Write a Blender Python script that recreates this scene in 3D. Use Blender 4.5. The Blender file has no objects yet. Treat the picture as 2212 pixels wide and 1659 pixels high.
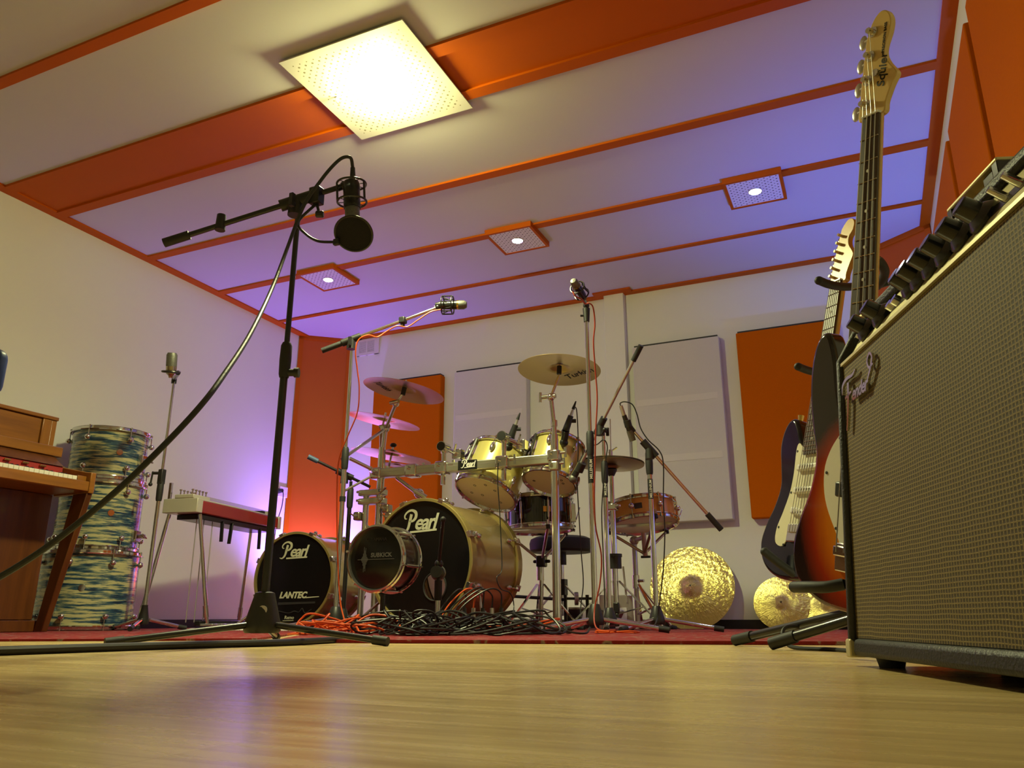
import bpy, math, random
from mathutils import Vector, Matrix

# ---------------------------------------------------------------- camera, world, exposure
SC = bpy.context.scene
COL = SC.collection
IW, IH = 2212.0, 1659.0
FPX = 1691.83                       # focal length in pixels of the 2212 px wide frame
PITCH, YAW = math.radians(16.61), math.radians(24.207)
CAM_H = 0.070
cam_data = bpy.data.cameras.new('camera')
cam_data.sensor_width = 36.0
cam_data.lens = 36.0 * FPX / IW
cam_data.clip_start = 0.02
cam = bpy.data.objects.new('camera', cam_data)
cam.location = (0, 0, CAM_H)
cam.rotation_euler = (math.pi / 2 + PITCH, 0, YAW)
COL.objects.link(cam)
SC.camera = cam
SC.view_settings.view_transform = 'Standard'
SC.view_settings.look = 'None'
SC.view_settings.gamma = 1.0
SC.view_settings.use_curve_mapping = False
SC.view_settings.exposure = 0.0
SC.cycles.max_bounces = 8
SC.cycles.sample_clamp_indirect = 6.0

world = bpy.data.worlds.new('world')
SC.world = world
world.use_nodes = True
world.node_tree.nodes['Background'].inputs[0].default_value = (0.9, 0.75, 0.6, 1)
world.node_tree.nodes['Background'].inputs[1].default_value = 0.05

# power of the lamps the room has (used where each lamp is built)
MAIN_LAMP, SPOT_LAMP, MAIN_DOWN = 265.0, 60.0, 215.0
LED_LEFT, LED_RIGHT = 140.0, 135.0

# room: X to the right along the back wall, Y towards the back wall, Z up
CEIL, BACK, LEFT, RIGHT, FRONT = 2.305, 5.10, -4.09, 0.545, -1.6

# the camera's axes, for turning a measured direction and a distance into a point of the room
_F = Vector((-math.sin(YAW) * math.cos(PITCH), math.cos(YAW) * math.cos(PITCH), math.sin(PITCH)))
_R = Vector((math.cos(YAW), math.sin(YAW), 0))
_U = _R.cross(_F)
EYE = Vector((0, 0, CAM_H))
FWD = Vector((-math.sin(YAW), math.cos(YAW), 0))


def D(x, y, d):
    """point at distance d along the viewing axis, in the direction of photo position x, y"""
    return EYE + (_F * FPX + _R * (x - IW / 2) - _U * (y - IH / 2)) * (d / FPX)


def DL(pts, d):
    n = len(pts)
    ds = d if isinstance(d, (list, tuple)) else [d] * n
    return [D(p[0], p[1], q) for p, q in zip(pts, ds)]


def hit(x, y, axis, v):
    k = D(x, y, 1.0) - EYE
    return EYE + k * ((v - EYE[axis]) / k[axis])


def ground(x, d, z=0.0):
    """point at height z below/above photo column x (taken at mid height) at distance d"""
    lo, hi_ = 600.0, 2400.0
    for _ in range(50):
        m = (lo + hi_) / 2
        if D(x, m, d).z > z: lo = m
        else: hi_ = m
    return D(x, (lo + hi_) / 2, d)


# ---------------------------------------------------------------- materials
MATS = {}


def mat(name, col, rough=0.5, metal=0.0, var=0.06, scale=12.0, bump=0.0, coat=0.0, spec=0.5, aniso=0.0, emit=None, estr=0.0, trans=0.0):
    m = bpy.data.materials.new(name)
    m.use_nodes = True
    nt = m.node_tree
    b = nt.nodes['Principled BSDF']
    b.inputs['Roughness'].default_value = rough
    b.inputs['Metallic'].default_value = metal
    b.inputs['Coat Weight'].default_value = coat
    b.inputs['Coat Roughness'].default_value = 0.06
    b.inputs['Specular IOR Level'].default_value = spec
    b.inputs['Transmission Weight'].default_value = trans
    tc = nt.nodes.new('ShaderNodeTexCoord')
    nz = nt.nodes.new('ShaderNodeTexNoise')
    nz.inputs['Scale'].default_value = scale
    nz.inputs['Detail'].default_value = 3
    nt.links.new(tc.outputs['Object'], nz.inputs['Vector'])
    mx = nt.nodes.new('ShaderNodeMix')
    mx.data_type = 'RGBA'
    c = Vector(col)
    mx.inputs[6].default_value = (*(c * (1 - var)), 1)
    mx.inputs[7].default_value = (*(c * (1 + var)), 1)
    nt.links.new(nz.outputs['Fac'], mx.inputs[0])
    nt.links.new(mx.outputs[2], b.inputs['Base Color'])
    if bump:
        bp = nt.nodes.new('ShaderNodeBump')
        bp.inputs['Strength'].default_value = bump
        bp.inputs['Distance'].default_value = 0.002
        nt.links.new(nz.outputs['Fac'], bp.inputs['Height'])
        nt.links.new(bp.outputs['Normal'], b.inputs['Normal'])
    if aniso:
        b.inputs['Anisotropic'].default_value = aniso
        tg = nt.nodes.new('ShaderNodeTangent')
        tg.direction_type = 'RADIAL'
        tg.axis = 'Z'
        nt.links.new(tg.outputs[0], b.inputs['Tangent'])
    if emit:
        b.inputs['Emission Color'].default_value = (*emit, 1)
        b.inputs['Emission Strength'].default_value = estr
    MATS[name] = m
    return m


def node(nt, kind, **kw):
    n = nt.nodes.new(kind)
    for k, v in kw.items(): setattr(n, k, v)
    return n


def math_node(nt, op, a, b=None):
    n = nt.nodes.new('ShaderNodeMath')
    n.operation = op
    for i, v in enumerate((a, b)):
        if v is None: continue
        if isinstance(v, (int, float)): n.inputs[i].default_value = v
        else: nt.links.new(v, n.inputs[i])
    return n.outputs[0]


def mix_col(nt, fac, a, b):
    n = nt.nodes.new('ShaderNodeMix')
    n.data_type = 'RGBA'
    for i, v in ((0, fac), (6, a), (7, b)):
        if isinstance(v, (int, float)): n.inputs[i].default_value = v
        elif isinstance(v, tuple): n.inputs[i].default_value = (*v, 1)
        else: nt.links.new(v, n.inputs[i])
    return n.outputs[2]


def ramp(nt, fac, stops, interp='LINEAR'):
    n = nt.nodes.new('ShaderNodeValToRGB')
    n.color_ramp.interpolation = interp
    e = n.color_ramp.elements
    while len(e) < len(stops): e.new(0.5)
    for el, (p, c) in zip(e, stops):
        el.position = p
        el.color = (*c, 1)
    nt.links.new(fac, n.inputs[0])
    return n.outputs[0]


def coords(nt, what='Object', scale=(1, 1, 1), rot=(0, 0, 0)):
    tc = nt.nodes.new('ShaderNodeTexCoord')
    mp = nt.nodes.new('ShaderNodeMapping')
    mp.inputs['Scale'].default_value = scale
    mp.inputs['Rotation'].default_value = rot
    nt.links.new(tc.outputs[what], mp.inputs[0])
    return mp.outputs[0]


def noise(nt, vec, scale, detail=3, rough=0.5):
    n = nt.nodes.new('ShaderNodeTexNoise')
    n.inputs['Scale'].default_value = scale
    n.inputs['Detail'].default_value = detail
    n.inputs['Roughness'].default_value = rough
    nt.links.new(vec, n.inputs['Vector'])
    return n.outputs['Fac']


def xyz(nt, vec):
    n = nt.nodes.new('ShaderNodeSeparateXYZ')
    nt.links.new(vec, n.inputs[0])
    return n.outputs


def bare(name, rough=0.5, metal=0.0, coat=0.0):
    m = bpy.data.materials.new(name)
    m.use_nodes = True
    b = m.node_tree.nodes['Principled BSDF']
    b.inputs['Roughness'].default_value = rough
    b.inputs['Metallic'].default_value = metal
    b.inputs['Coat Weight'].default_value = coat
    b.inputs['Coat Roughness'].default_value = 0.05
    MATS[name] = m
    return m, m.node_tree, b


mat('white_paint', (0.79, 0.80, 0.76), 0.75, var=0.02, scale=3)
mat('ceiling_paint', (0.62, 0.61, 0.63), 0.55, var=0.02, scale=2)
mat('orange_paint', (0.52, 0.100, 0.001), 0.5, var=0.05, scale=4, spec=0.15)
mat('orange_board', (0.53, 0.10, 0.009), 0.40, var=0.05, scale=4, spec=0.2)
mat('orange_fabric', (0.52, 0.112, 0.001), 0.95, var=0.08, scale=220, bump=0.3, spec=0.08)
mat('white_fabric', (0.62, 0.60, 0.60), 0.95, var=0.04, scale=220, bump=0.2)
mat('white_tape', (0.68, 0.655, 0.64), 0.8, var=0.02)
mat('black_paint', (0.012, 0.011, 0.011), 0.55, var=0.2)
mat('black_metal', (0.010, 0.010, 0.011), 0.32, var=0.15, coat=0.2)
mat('black_plastic', (0.016, 0.017, 0.017), 0.45, var=0.2, scale=40, bump=0.15)
mat('black_rubber', (0.014, 0.014, 0.015), 0.62, var=0.2, scale=60, bump=0.2)
mat('black_foam', (0.010, 0.009, 0.012), 0.95, var=0.3, scale=300, bump=0.6)
mat('chrome', (0.66, 0.66, 0.67), 0.09, 0.96, var=0.03)
mat('satin_steel', (0.52, 0.50, 0.48), 0.28, 0.75, var=0.06)
mat('aluminium', (0.62, 0.63, 0.52), 0.34, 1.0, var=0.04, scale=5)
mat('nickel', (0.45, 0.40, 0.30), 0.25, 1.0, var=0.08)
mat('champagne', (0.46, 0.37, 0.17), 0.24, 0.60, var=0.10, scale=6, coat=0.6)
mat('champagne_hoop', (0.36, 0.285, 0.10), 0.25, 0.45, var=0.10, scale=10, coat=0.6)
mat('yellow_lacquer', (0.64, 0.56, 0.17), 0.28, 0.35, var=0.06, scale=6, coat=0.6)
mat('black_head', (0.004, 0.004, 0.005), 0.22, var=0.2, spec=0.45)
mat('clear_head', (0.80, 0.62, 0.38), 0.25, var=0.06, scale=9, coat=0.2)
mat('white_head', (0.62, 0.58, 0.48), 0.35, var=0.04)
mat('black_lacquer', (0.006, 0.006, 0.010), 0.08, var=0.2, coat=0.8)
mat('dark_red_wood', (0.020, 0.008, 0.006), 0.25, var=0.3, scale=20, coat=0.5)
mat('maple_shell', (0.62, 0.28, 0.06), 0.22, var=0.15, scale=18, coat=0.6)
mat('logo_silver', (0.50, 0.50, 0.38), 0.5, var=0.02)
mat('logo_grey', (0.10, 0.10, 0.10), 0.5, var=0.02)
mat('logo_dim', (0.028, 0.028, 0.032), 0.4, var=0.02)
mat('ink', (0.015, 0.012, 0.01), 0.6, var=0.05)
mat('white_ink', (0.70, 0.68, 0.62), 0.5, var=0.02)
mat('cable_black', (0.012, 0.012, 0.013), 0.42, var=0.2, scale=50)
mat('cable_grey', (0.022, 0.026, 0.028), 0.5, var=0.3, scale=90, bump=0.3)
mat('cable_orange', (0.62, 0.085, 0.010), 0.4, var=0.1, scale=30)
mat('cable_red', (0.38, 0.05, 0.022), 0.4, var=0.1, scale=30)
mat('cream_plastic', (0.66, 0.62, 0.45), 0.35, var=0.03)
mat('white_plastic', (0.72, 0.70, 0.64), 0.3, var=0.02)
mat('steel_body', (0.62, 0.60, 0.52), 0.3, 0.3, var=0.03)
mat('red_lacquer', (0.30, 0.018, 0.012), 0.25, var=0.08, coat=0.4)
mat('strat_black', (0.006, 0.005, 0.010), 0.14, var=0.2, coat=0.25, spec=0.3)
mat('maple_neck', (0.62, 0.40, 0.13), 0.30, var=0.10, scale=20, coat=0.4)
mat('head_maple', (0.66, 0.45, 0.15), 0.35, var=0.08, scale=14, coat=0.3)
mat('amber_maple', (0.44, 0.22, 0.04), 0.32, var=0.08, scale=14, coat=0.3)
mat('rosewood', (0.050, 0.026, 0.014), 0.42, var=0.3, scale=60)
mat('tolex', (0.012, 0.012, 0.011), 0.5, var=0.3, scale=260, bump=0.6)
mat('panel_black', (0.010, 0.010, 0.010), 0.25, var=0.1)
mat('panel_silver', (0.60, 0.54, 0.30), 0.45, 0.5, var=0.05)
mat('knob_black', (0.010, 0.010, 0.011), 0.22, var=0.1, coat=0.3)
mat('blue_vinyl', (0.015, 0.05, 0.22), 0.4, var=0.15, scale=20)
mat('blue_grip', (0.05, 0.10, 0.20), 0.5, var=0.15, scale=30)
mat('felt_red', (0.35, 0.03, 0.03), 0.95, var=0.2, scale=120)
mat('key_white', (0.72, 0.68, 0.60), 0.25, var=0.02)
mat('brass', (0.70, 0.48, 0.14), 0.25, 1.0, var=0.06)
mat('lamp_white', (0.80, 0.79, 0.74), 0.5, var=0.01)
mat('hole_dark', (0.05, 0.045, 0.04), 0.9, var=0.02)
mat('mesh_grey', (0.16, 0.16, 0.14), 0.45, 0.6, var=0.4, scale=300, bump=0.5)
mat('paper_white', (0.75, 0.72, 0.72), 0.7, var=0.04)
mat('bulb', (1, 0.9, 0.6), 0.5, var=0.0, emit=(0.96, 0.93, 0.36), estr=MAIN_LAMP)
mat('spot_lens', (1, 1, 1), 0.5, var=0.0, emit=(0.92, 0.95, 1.0), estr=SPOT_LAMP)
mat('led_left', (0.3, 0.1, 0.5), 0.5, var=0.0, emit=(0.50, 0.16, 1.0), estr=4.0)
mat('led_right', (0.1, 0.1, 0.5), 0.5, var=0.0, emit=(0.16, 0.20, 1.0), estr=4.0)


for _n in ('clear_head', 'white_head'):        # drum skins let light through
    _nt = MATS[_n].node_tree
    _b, _o = _nt.nodes['Principled BSDF'], _nt.nodes['Material Output']
    _t = _nt.nodes.new('ShaderNodeBsdfTranslucent')
    _t.inputs[0].default_value = (0.90, 0.76, 0.52, 1)
    _mx = _nt.nodes.new('ShaderNodeMixShader')
    _mx.inputs[0].default_value = 0.55
    _nt.links.new(_b.outputs[0], _mx.inputs[1])
    _nt.links.new(_t.outputs[0], _mx.inputs[2])
    _nt.links.new(_mx.outputs[0], _o.inputs['Surface'])


def wood(name, a, b, axis_scale, rough=0.35, coat=0.2, scale=6.0):
    m, nt, bs = bare(name, rough, 0, coat)
    v = coords(nt, 'Object', axis_scale)
    f = noise(nt, v, scale, 6, 0.6)
    nt.links.new(ramp(nt, f, [(0.30, a), (0.70, b)]), bs.inputs['Base Color'])
    return m


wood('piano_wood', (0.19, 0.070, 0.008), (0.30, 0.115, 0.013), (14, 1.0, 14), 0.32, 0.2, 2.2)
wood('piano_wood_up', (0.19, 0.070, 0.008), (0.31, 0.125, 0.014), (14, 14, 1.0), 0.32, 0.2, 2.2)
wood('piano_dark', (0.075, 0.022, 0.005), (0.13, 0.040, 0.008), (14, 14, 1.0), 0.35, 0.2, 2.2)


def make_floor_material():
    m, nt, bs = bare('laminate', 0.25)
    v = coords(nt, 'Object')
    br = node(nt, 'ShaderNodeTexBrick', offset=0.37, offset_frequency=1)
    br.inputs['Scale'].default_value = 1.0
    br.inputs['Brick Width'].default_value = 0.95
    br.inputs['Row Height'].default_value = 0.066
    br.inputs['Mortar Size'].default_value = 0.0008
    br.inputs['Mortar Smooth'].default_value = 0.6
    br.inputs['Bias'].default_value = 0.0
    br.inputs['Color1'].default_value = (0.0, 0, 0, 1)
    br.inputs['Color2'].default_value = (1, 1, 1, 1)
    br.inputs['Mortar'].default_value = (0.25, 0.25, 0.25, 1)
    nt.links.new(v, br.inputs['Vector'])
    plank = ramp(nt, br.outputs['Color'], [(0.0, (0.60, 0.44, 0.19)), (0.5, (0.70, 0.53, 0.24)), (1.0, (0.78, 0.60, 0.29))])
    g = noise(nt, coords(nt, 'Object', (1.6, 22, 1)), 2.4, 5, 0.6)
    grain = ramp(nt, g, [(0.25, (0.78, 0.74, 0.70)), (0.75, (1.12, 1.10, 1.06))])
    mul = node(nt, 'ShaderNodeMix', data_type='RGBA', blend_type='MULTIPLY')
    mul.inputs[0].default_value = 1.0
    nt.links.new(plank, mul.inputs[6])
    nt.links.new(grain, mul.inputs[7])
    # scattered knots
    kn = noise(nt, coords(nt, 'Object', (7, 26, 1)), 1.0, 2)
    knf = ramp(nt, kn, [(0.74, (0, 0, 0)), (0.82, (1, 1, 1))])
    c = mix_col(nt, knf, mul.outputs[2], (0.20, 0.10, 0.04))
    nt.links.new(c, bs.inputs['Base Color'])
    rr = ramp(nt, g, [(0.2, (0.20, 0.20, 0.20)), (0.8, (0.32, 0.32, 0.32))])
    nt.links.new(rr, bs.inputs['Roughness'])
    return m


make_floor_material()


def make_rug_material():
    m, nt, bs = bare('rug_pile', 0.95)
    v = coords(nt, 'Object')
    s = xyz(nt, v)
    a = noise(nt, v, 26, 2)
    b = noise(nt, coords(nt, 'Object', (9, 9, 1)), 3.1, 1)
    c1 = ramp(nt, a, [(0.40, (0.20, 0.008, 0.012)), (0.55, (0.24, 0.012, 0.018)), (0.60, (0.30, 0.20, 0.17)), (0.70, (0.10, 0.02, 0.05))])
    c2 = mix_col(nt, ramp(nt, b, [(0.48, (0, 0, 0)), (0.56, (1, 1, 1))]), (0.22, 0.008, 0.012), c1)
    nt.links.new(c2, bs.inputs['Base Color'])
    bp = node(nt, 'ShaderNodeBump')
    bp.inputs['Strength'].default_value = 0.6
    bp.inputs['Distance'].default_value = 0.003
    nt.links.new(noise(nt, v, 400, 1), bp.inputs['Height'])
    nt.links.new(bp.outputs[0], bs.inputs['Normal'])
    return m


make_rug_material()


def make_oyster():
    m, nt, bs = bare('oyster_wrap', 0.22, 0.0, 0.6)
    f = noise(nt, coords(nt, 'Object', (3.5, 3.5, 34)), 1.7, 5, 0.62)
    c = ramp(nt, f, [(0.36, (0.010, 0.022, 0.060)), (0.44, (0.02, 0.07, 0.13)), (0.50, (0.15, 0.20, 0.17)), (0.545, (0.46, 0.44, 0.25)), (0.72, (0.56, 0.52, 0.30))])
    nt.links.new(c, bs.inputs['Base Color'])
    return m


make_oyster()


def make_bronze(name, col, rough, hammer, an):
    m, nt, bs = bare(name, rough, 1.0)
    v = coords(nt, 'Object')
    s = xyz(nt, v)
    rad = math_node(nt, 'SQRT', math_node(nt, 'ADD', math_node(nt, 'MULTIPLY', s[0], s[0]), math_node(nt, 'MULTIPLY', s[1], s[1])))
    cb = node(nt, 'ShaderNodeCombineXYZ')
    nt.links.new(rad, cb.inputs[0])
    g = noise(nt, cb.outputs[0], 420, 2)
    c = mix_col(nt, g, tuple(x * 0.82 for x in col), tuple(min(1, x * 1.12) for x in col))
    nt.links.new(c, bs.inputs['Base Color'])
    bs.inputs['Anisotropic'].default_value = an
    tg = node(nt, 'ShaderNodeTangent', direction_type='RADIAL', axis='Z')
    nt.links.new(tg.outputs[0], bs.inputs['Tangent'])
    bp = node(nt, 'ShaderNodeBump')
    bp.inputs['Distance'].default_value = 0.004
    if hammer:
        bp.inputs['Strength'].default_value = hammer
        # hammer marks pulled out along the radius
        ang = math_node(nt, 'ARCTAN2', s[1], s[0])
        cc = node(nt, 'ShaderNodeCombineXYZ')
        nt.links.new(math_node(nt, 'MULTIPLY', ang, 11.0), cc.inputs[1])
        nt.links.new(math_node(nt, 'MULTIPLY', rad, 22), cc.inputs[0])
        h = math_node(nt, 'ADD', noise(nt, cc.outputs[0], 1.6, 3), math_node(nt, 'MULTIPLY', noise(nt, v, 34, 2), 1.2))
        nt.links.new(h, bp.inputs['Height'])
    else:
        bp.inputs['Strength'].default_value = 0.05
        nt.links.new(g, bp.inputs['Height'])
    nt.links.new(bp.outputs[0], bs.inputs['Normal'])
    return m


make_bronze('bronze', (0.62, 0.46, 0.20), 0.30, 0, 0.75)
make_bronze('bronze_dark', (0.40, 0.28, 0.13), 0.32, 0, 0.6)
make_bronze('bronze_hammered', (0.82, 0.72, 0.26), 0.30, 0.75, 0.55)


def make_burst():
    m, nt, bs = bare('sunburst', 0.14, 0, 0.35)
    v = coords(nt, 'Object')
    s = xyz(nt, v)
    ex = math_node(nt, 'ABSOLUTE', math_node(nt, 'MULTIPLY', s[0], 6.0))
    ez = math_node(nt, 'ABSOLUTE', math_node(nt, 'MULTIPLY', math_node(nt, 'SUBTRACT', s[2], 0.07), 4.3))
    dd = math_node(nt, 'SQRT', math_node(nt, 'ADD', math_node(nt, 'POWER', ex, 2.0), math_node(nt, 'POWER', ez, 2.0)))
    dd = math_node(nt, 'ADD', dd, math_node(nt, 'MULTIPLY', noise(nt, coords(nt, 'Object', (30, 1, 2)), 2, 2), 0.04))
    c = ramp(nt, dd, [(0.16, (0.55, 0.24, 0.02)), (0.48, (0.50, 0.13, 0.008)), (0.70, (0.26, 0.022, 0.006)), (0.92, (0.012, 0.006, 0.008))])
    nt.links.new(c, bs.inputs['Base Color'])
    return m


make_burst()


def make_grille():
    m, nt, bs = bare('grille_cloth', 0.7)
    v = coords(nt, 'Object', (1 / 0.0066, 1, 1 / 0.0058))
    wob = noise(nt, coords(nt, 'Object'), 18, 2)
    s = xyz(nt, v)
    fx = math_node(nt, 'FRACT', math_node(nt, 'ADD', s[0], math_node(nt, 'MULTIPLY', wob, 0.6)))
    fz = math_node(nt, 'FRACT', math_node(nt, 'ADD', s[2], math_node(nt, 'MULTIPLY', wob, 0.6)))
    dx = math_node(nt, 'ABSOLUTE', math_node(nt, 'SUBTRACT', fx, 0.5))
    dz = math_node(nt, 'ABSOLUTE', math_node(nt, 'SUBTRACT', fz, 0.5))
    dm = math_node(nt, 'MAXIMUM', dx, dz)
    thread = noise(nt, coords(nt, 'Object', (900, 1, 900)), 1.0, 1)
    c_light = ramp(nt, thread, [(0.35, (0.13, 0.090, 0.030)), (0.68, (0.32, 0.235, 0.078)), (0.80, (0.85, 0.75, 0.32))])
    c = mix_col(nt, ramp(nt, dm, [(0.31, (0, 0, 0)), (0.43, (1, 1, 1))]), (0.046, 0.030, 0.013), c_light)
    nt.links.new(c, bs.inputs['Base Color'])
    bp = node(nt, 'ShaderNodeBump')
    bp.inputs['Strength'].default_value = 0.5
    bp.inputs['Distance'].default_value = 0.001
    nt.links.new(dm, bp.inputs['Height'])
    nt.links.new(bp.outputs[0], bs.inputs['Normal'])
    return m


make_grille()


def make_perforated(name, pitch, size, edge, base, dark):
    """white sheet with a staggered grid of drilled holes, drawn in the sheet's own plane"""
    m, nt, bs = bare(name, 0.5)
    v = coords(nt, 'Object')
    s = xyz(nt, v)
    tot = None
    for off, rr in ((0.0, 0.0050 if pitch > .03 else 0.0042), (0.5, 0.0032)):
        q = []
        for k in (0, 1):
            f = math_node(nt, 'FRACT', math_node(nt, 'ADD', math_node(nt, 'MULTIPLY', s[k], 1 / pitch), 100.5 + off))
            q.append(math_node(nt, 'MULTIPLY', math_node(nt, 'SUBTRACT', f, 0.5), pitch))
        dist = math_node(nt, 'SQRT', math_node(nt, 'ADD', math_node(nt, 'POWER', q[0], 2.0), math_node(nt, 'POWER', q[1], 2.0)))
        h = math_node(nt, 'LESS_THAN', dist, rr)
        tot = h if tot is None else math_node(nt, 'MAXIMUM', tot, h)
    lim = math_node(nt, 'MULTIPLY', math_node(nt, 'LESS_THAN', math_node(nt, 'ABSOLUTE', s[0]), size / 2 - edge), math_node(nt, 'LESS_THAN', math_node(nt, 'ABSOLUTE', s[1]), size / 2 - edge))
    nt.links.new(mix_col(nt, math_node(nt, 'MULTIPLY', tot, lim), base, dark), bs.inputs['Base Color'])
    return m


make_perforated('perforated_large', 0.0345, 0.60, 0.038, (0.62, 0.61, 0.58), (0.22, 0.20, 0.12))
make_perforated('perforated_small', 0.030, 0.27, 0.004, (0.80, 0.79, 0.78), (0.06, 0.05, 0.05))


# ---------------------------------------------------------------- mesh building
def frame(origin, z, xh=(1, 0, 0)):
    """matrix with its local Z along z and local X as near xh as possible"""
    z = Vector(z).normalized()
    x = Vector(xh)
    x = (x - z * x.dot(z))
    if x.length < 1e-6:
        x = Vector((0, 1, 0)) - z * z.y
    x.normalize()
    y = z.cross(x)
    M = Matrix((x, y, z)).transposed().to_4x4()
    M.translation = Vector(origin)
    return M


def T(*v):
    return Matrix.Translation(Vector(v if len(v) == 3 else v[0]))


def spline(pts, n=8, closed=False):
    pts = [Vector(p) for p in pts]
    out = []
    N = len(pts)
    rng = range(N) if closed else range(N - 1)
    for i in rng:
        p0 = pts[(i - 1) % N] if closed or i > 0 else pts[0] * 2 - pts[1]
        p1, p2 = pts[i], pts[(i + 1) % N]
        p3 = pts[(i + 2) % N] if closed or i + 2 < N else pts[-1] * 2 - pts[-2]
        for k in range(n):
            t = k / n
            out.append(0.5 * ((2 * p1) + (p2 - p0) * t + (2 * p0 - 5 * p1 + 4 * p2 - p3) * t * t + (3 * p1 - p0 - 3 * p2 + p3) * t ** 3))
    if not closed: out.append(pts[-1].copy())
    return out


class MB:
    def __init__(self):
        self.v, self.f = [], []

    def add(self, vs, fs, M=None):
        b = len(self.v)
        self.v += [(M @ Vector(p)) if M is not None else Vector(p) for p in vs]
        self.f += [tuple(b + i for i in q) for q in fs]
        return self

    def box(self, c, s, M=None):
        x, y, z = s[0] / 2, s[1] / 2, s[2] / 2
        c = Vector(c)
        vs = [c + Vector((a * x, b * y, d * z)) for a in (-1, 1) for b in (-1, 1) for d in (-1, 1)]
        return self.add(vs, [(0, 1, 3, 2), (4, 6, 7, 5), (0, 4, 5, 1), (2, 3, 7, 6), (0, 2, 6, 4), (1, 5, 7, 3)], M)

    def bar(self, a, b, w, h, up=(0, 0, 1)):
        """box from a to b, w wide and h high"""
        a, b = Vector(a), Vector(b)
        z = b - a
        M = frame(a, z, Vector(up))
        return self.box((0, 0, z.length / 2), (h, w, z.length), M)

    def lathe(self, prof, n=32, M=None, a0=0.0, a1=None):
        full = a1 is None
        m = n if full else n + 1
        vs, fs = [], []
        for (r, z) in prof:
            for k in range(m):
                t = a0 + (2 * math.pi * k / n if full else (a1 - a0) * k / n)
                vs.append((r * math.cos(t), r * math.sin(t), z))
        for i in range(len(prof) - 1):
            for k in range(n):
                k2 = (k + 1) % m
                r1, r2 = prof[i][0], prof[i + 1][0]
                q = [i * m + k, i * m + k2, (i + 1) * m + k2, (i + 1) * m + k]
                fs.append(tuple(q))
        return self.add(vs, fs, M)

    def tube(self, a, b, r1, r2=None, n=14):
        a, b = Vector(a), Vector(b)
        r2 = r1 if r2 is None else r2
        L = (b - a).length
        if L < 1e-7: return self
        return self.lathe([(0.0001, 0), (r1, 0), (r2, L), (0.0001, L)], n, frame(a, b - a))

    def cyl(self, c, axis, r, h, n=20):
        ax = Vector(axis).normalized()
        return self.tube(Vector(c) - ax * h / 2, Vector(c) + ax * h / 2, r, r, n)

    def path(self, pts, r, n=8, sm=6, closed=False):
        P = spline(pts, sm, closed) if sm > 1 else [Vector(p) for p in pts]
        N = len(P)
        vs, fs = [], []
        prev = None
        for i in range(N):
            a = P[i - 1] if (i > 0 or closed) else P[i]
            b = P[(i + 1) % N] if (i < N - 1 or closed) else P[i]
            t = (b - a)
            t = t.normalized() if t.length > 1e-9 else Vector((0, 0, 1))
            if prev is None:
                x = Vector((0, 0, 1)) if abs(t.z) < 0.9 else Vector((1, 0, 0))
            else:
                x = prev
            x = (x - t * x.dot(t)).normalized()
            prev = x
            y = t.cross(x)
            rr = r[min(len(r) - 1, int(i / max(1, N - 1) * (len(r) - 1) + 0.5))] if isinstance(r, (list, tuple)) else r
            for k in range(n):
                q = 2 * math.pi * k / n
                vs.append(P[i] + (x * math.cos(q) + y * math.sin(q)) * rr)
        for i in range(N if closed else N - 1):
            j = (i + 1) % N
            for k in range(n):
                fs.append((i * n + k, i * n + (k + 1) % n, j * n + (k + 1) % n, j * n + k))
        if not closed:
            fs.append(tuple(range(n - 1, -1, -1)))
            fs.append(tuple((N - 1) * n + k for k in range(n)))
        return self.add(vs, fs)

    def ring(self, c, axis, R, r, n=32, m=8, xh=(1, 0, 0)):
        M = frame(c, axis, xh)
        pts = [M @ Vector((R * math.cos(2 * math.pi * k / n), R * math.sin(2 * math.pi * k / n), 0)) for k in range(n)]
        return self.path(pts, r, m, 1, True)

    def ball(self, c, r, n=16, sc=(1, 1, 1), M=None):
        prof = [(max(1e-5, r * math.sin(math.pi * k / 10)), -r * math.cos(math.pi * k / 10)) for k in range(11)]
        M0 = (M if M is not None else Matrix.Identity(4)) @ T(Vector(c)) @ Matrix.Diagonal((*sc, 1))
        return self.lathe(prof, n, M0)

    def prism(self, outline, t0, t1, M=None):
        """outline in local X, Z; thickness along local Y from t0 to t1"""
        n = len(outline)
        vs = [(p[0], t0, p[1]) for p in outline] + [(p[0], t1, p[1]) for p in outline]
        fs = [tuple(range(n)), tuple(range(2 * n - 1, n - 1, -1))]
        fs += [(i, n + i, n + (i + 1) % n, (i + 1) % n) for i in range(n)]
        return self.add(vs, fs, M)

    def text(self, body, size, M=None, shear=0.0, bold=0.0, thick=0.0006, align='CENTER', space=1.0):
        """lettering standing in the local X-Z plane and read from -Y"""
        cu = bpy.data.curves.new('lettering', 'FONT')
        cu.body = body
        cu.size = size
        cu.shear = shear
        cu.offset = bold
        cu.extrude = thick
        cu.align_x = align
        cu.align_y = 'CENTER'
        cu.resolution_u = 3
        cu.space_character = space
        ob = bpy.data.objects.new('lettering', cu)
        COL.objects.link(ob)
        dg = bpy.context.evaluated_depsgraph_get()
        me = bpy.data.meshes.new_from_object(ob.evaluated_get(dg))
        vs = [(v.co.x, -v.co.z, v.co.y) for v in me.vertices]
        fs = [tuple(p.vertices) for p in me.polygons]
        bpy.data.objects.remove(ob)
        bpy.data.curves.remove(cu)
        bpy.data.meshes.remove(me)
        return self.add(vs, fs, M)

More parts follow.
